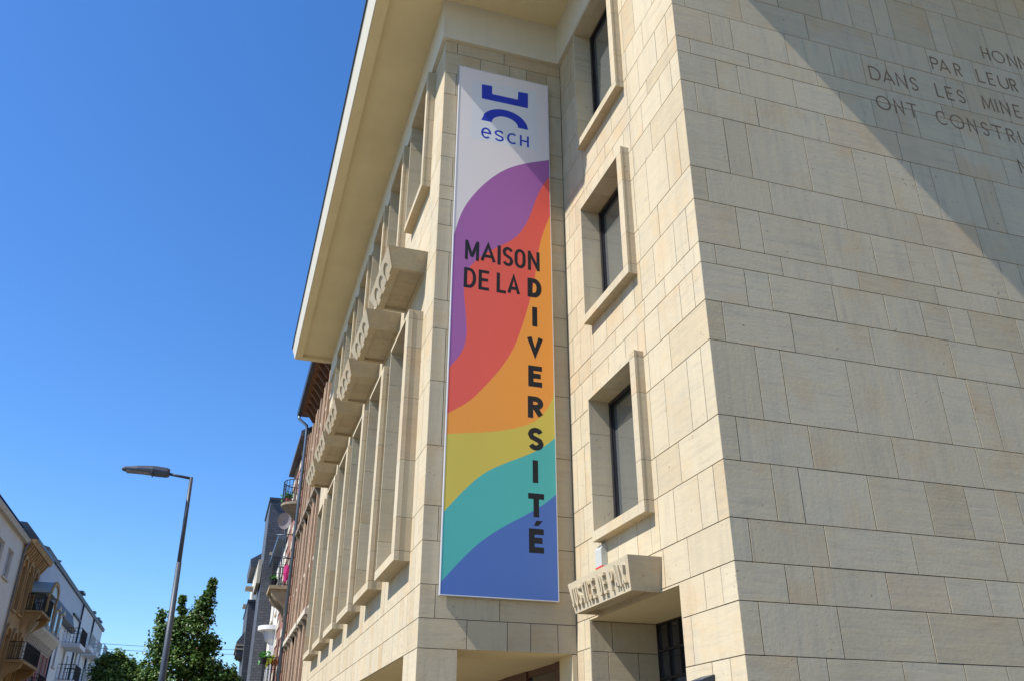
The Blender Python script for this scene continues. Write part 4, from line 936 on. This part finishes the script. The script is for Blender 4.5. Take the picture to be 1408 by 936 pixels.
MB().box(1.9, 10, 73.0, 80, 0, 16.6).build('wall', CREAM, S3); MB().prism([(1.5, 16.4), (1.4, 17.0), (6, 20), (10, 16.4)], 1, 72.9, 80).build('roof', SLATE, S3)
for z in (13.6, 15.0): 
    MB().box(1.3, 1.9, 73.4, 75.4, z-.1, z).build('balcony', TRIM, S3)

# satellite dish, aerial, clothes, plants, awning
dish = thing('satellite_dish', 'round grey satellite dish below the upper round balcony', 'satellite dish', (2.2, 43.5, 9.65))
cx, cyy, cz = 2.17, 43.3, 12.72
mb = MB(); V = [(cx, cyy+.06, cz)]; Fc = []
for r_, dd in ((.17, .05), (.33, 0.0)):
    V += [(cx+r_*math.cos(R(a)), cyy+dd, cz+r_*1.25*math.sin(R(a))) for a in range(0, 360, 20)]
Fc = [(0, 1+i, 1+(i+1) % 18) for i in range(18)]+[(1+i, 1+(i+1) % 18, 19+(i+1) % 18, 19+i) for i in range(18)]
mb.add(V, Fc); mb.build('reflector', mat('dish_grey', (0.28, 0.25, 0.25), 0.6, var=0.08), dish, True)
MB().tube([(cx, cyy+.08, cz), (cx+.1, cyy+.12, cz-.6), (cx+.1, cyy+.12, cz-3.07)], .035, 6).tube([(cx-.3, cyy+.05, cz-.7), (cx+.72, cyy+.1, cz-.6)], .022, 5).build('mast', PIPE, dish, True)
aer = thing('tv_aerial', 'thin television aerial reaching out beside the corbelled balcony', 'aerial', (2.5, 43.6, 11.0))
MB().tube([(1.78, 43.6, 11.15), (2.79, 43.7, 11.0)], .02, 5).build('boom', PIPE, aer)
MB().box(1.68, 1.8, 43.55, 43.65, 11.08, 11.22).build('head', TRIM, aer)
cl = MB().add([(2.43, 43.33, 10.57), (2.61, 43.31, 10.62), (2.67, 43.29, 10.32), (2.63, 43.31, 9.92), (2.55, 43.27, 9.77), (2.45, 43.31, 9.87), (2.41, 43.29, 10.22), (2.53, 43.25, 10.22),
 (2.43, 43.38, 10.57), (2.61, 43.37, 10.62), (2.67, 43.35, 10.32), (2.63, 43.37, 9.92), (2.55, 43.35, 9.77), (2.45, 43.37, 9.87), (2.41, 43.35, 10.22)],
 [(0, 1, 7), (1, 2, 7), (2, 3, 7), (3, 4, 7), (4, 5, 7), (5, 6, 7), (6, 0, 7), (8, 9, 10, 11, 12, 13, 14)]+[(i, (i+1) % 7, 8+(i+1) % 7, 8+i) for i in range(7)]).build('hanging_cloth', MAGENTA)
tag(cl, 'bright magenta cloth hanging on the middle iron balcony', 'cloth')
def plant(x, y, z, label, col, n=60, r=.22):
    t = thing('potted_plant', label, 'plant', (x, y, z)); rnd = random.Random(int(x*100+z*7))
    MB().lathe([(.02, 0), (.12, 0), (.16, .26), (.13, .26), (.12, .22), (.01, .22)], (x, y, z), 10).build('pot', col, t)
    V = []; Fc = []
    for i in range(n):
        p = Vector((x+rnd.gauss(0, r*.6), y+rnd.gauss(0, r*.6), z+.38+rnd.gauss(0, r*.5))); a = Vector((rnd.gauss(0, 1), rnd.gauss(0, 1), rnd.gauss(0, 1))).normalized()*.09; b = a.cross(Vector((rnd.gauss(0, 1), rnd.gauss(0, 1), rnd.gauss(0, 1)))).normalized()*.05
        k = len(V); V += [p-a, p+b, p+a, p-b]; Fc.append((k, k+1, k+2, k+3))
    MB().add(V, Fc).build('foliage', mat('plant_leaf', (0.05, 0.20, 0.03), 0.6, kind='leaf'), t)
plant(2.25, 44.2, 13.82, 'green potted plant on the upper round balcony', REDP, 70)
plant(2.05, 43.7, 9.66, 'green potted plant at the corner of the middle balcony', IRON, 40, .14)
plant(2.0, 43.4, 6.1, 'leafy potted plant hanging at the lowest balcony rail', IRON, 60)
aw = MB().prism([(2.15, 6.42), (2.5, 6.60), (2.5, 6.42), (2.15, 6.0)], 1, 43.8, 44.6).build('balcony_parasol', mat('lime_cloth', (0.45, 0.50, 0.05), 0.8, var=0.2)); tag(aw, 'lime yellow fabric on the lowest balcony', 'fabric')
aw2 = MB().prism([(2.40, 6.5), (2.75, 6.45), (2.75, 6.3), (2.40, 6.3)], 1, 44.6, 45.2).build('balcony_cushion', mat('orange_cloth', (0.55, 0.15, 0.05), 0.8, var=0.2)); tag(aw2, 'orange cushion beside the lime fabric on the lowest balcony', 'cushion')
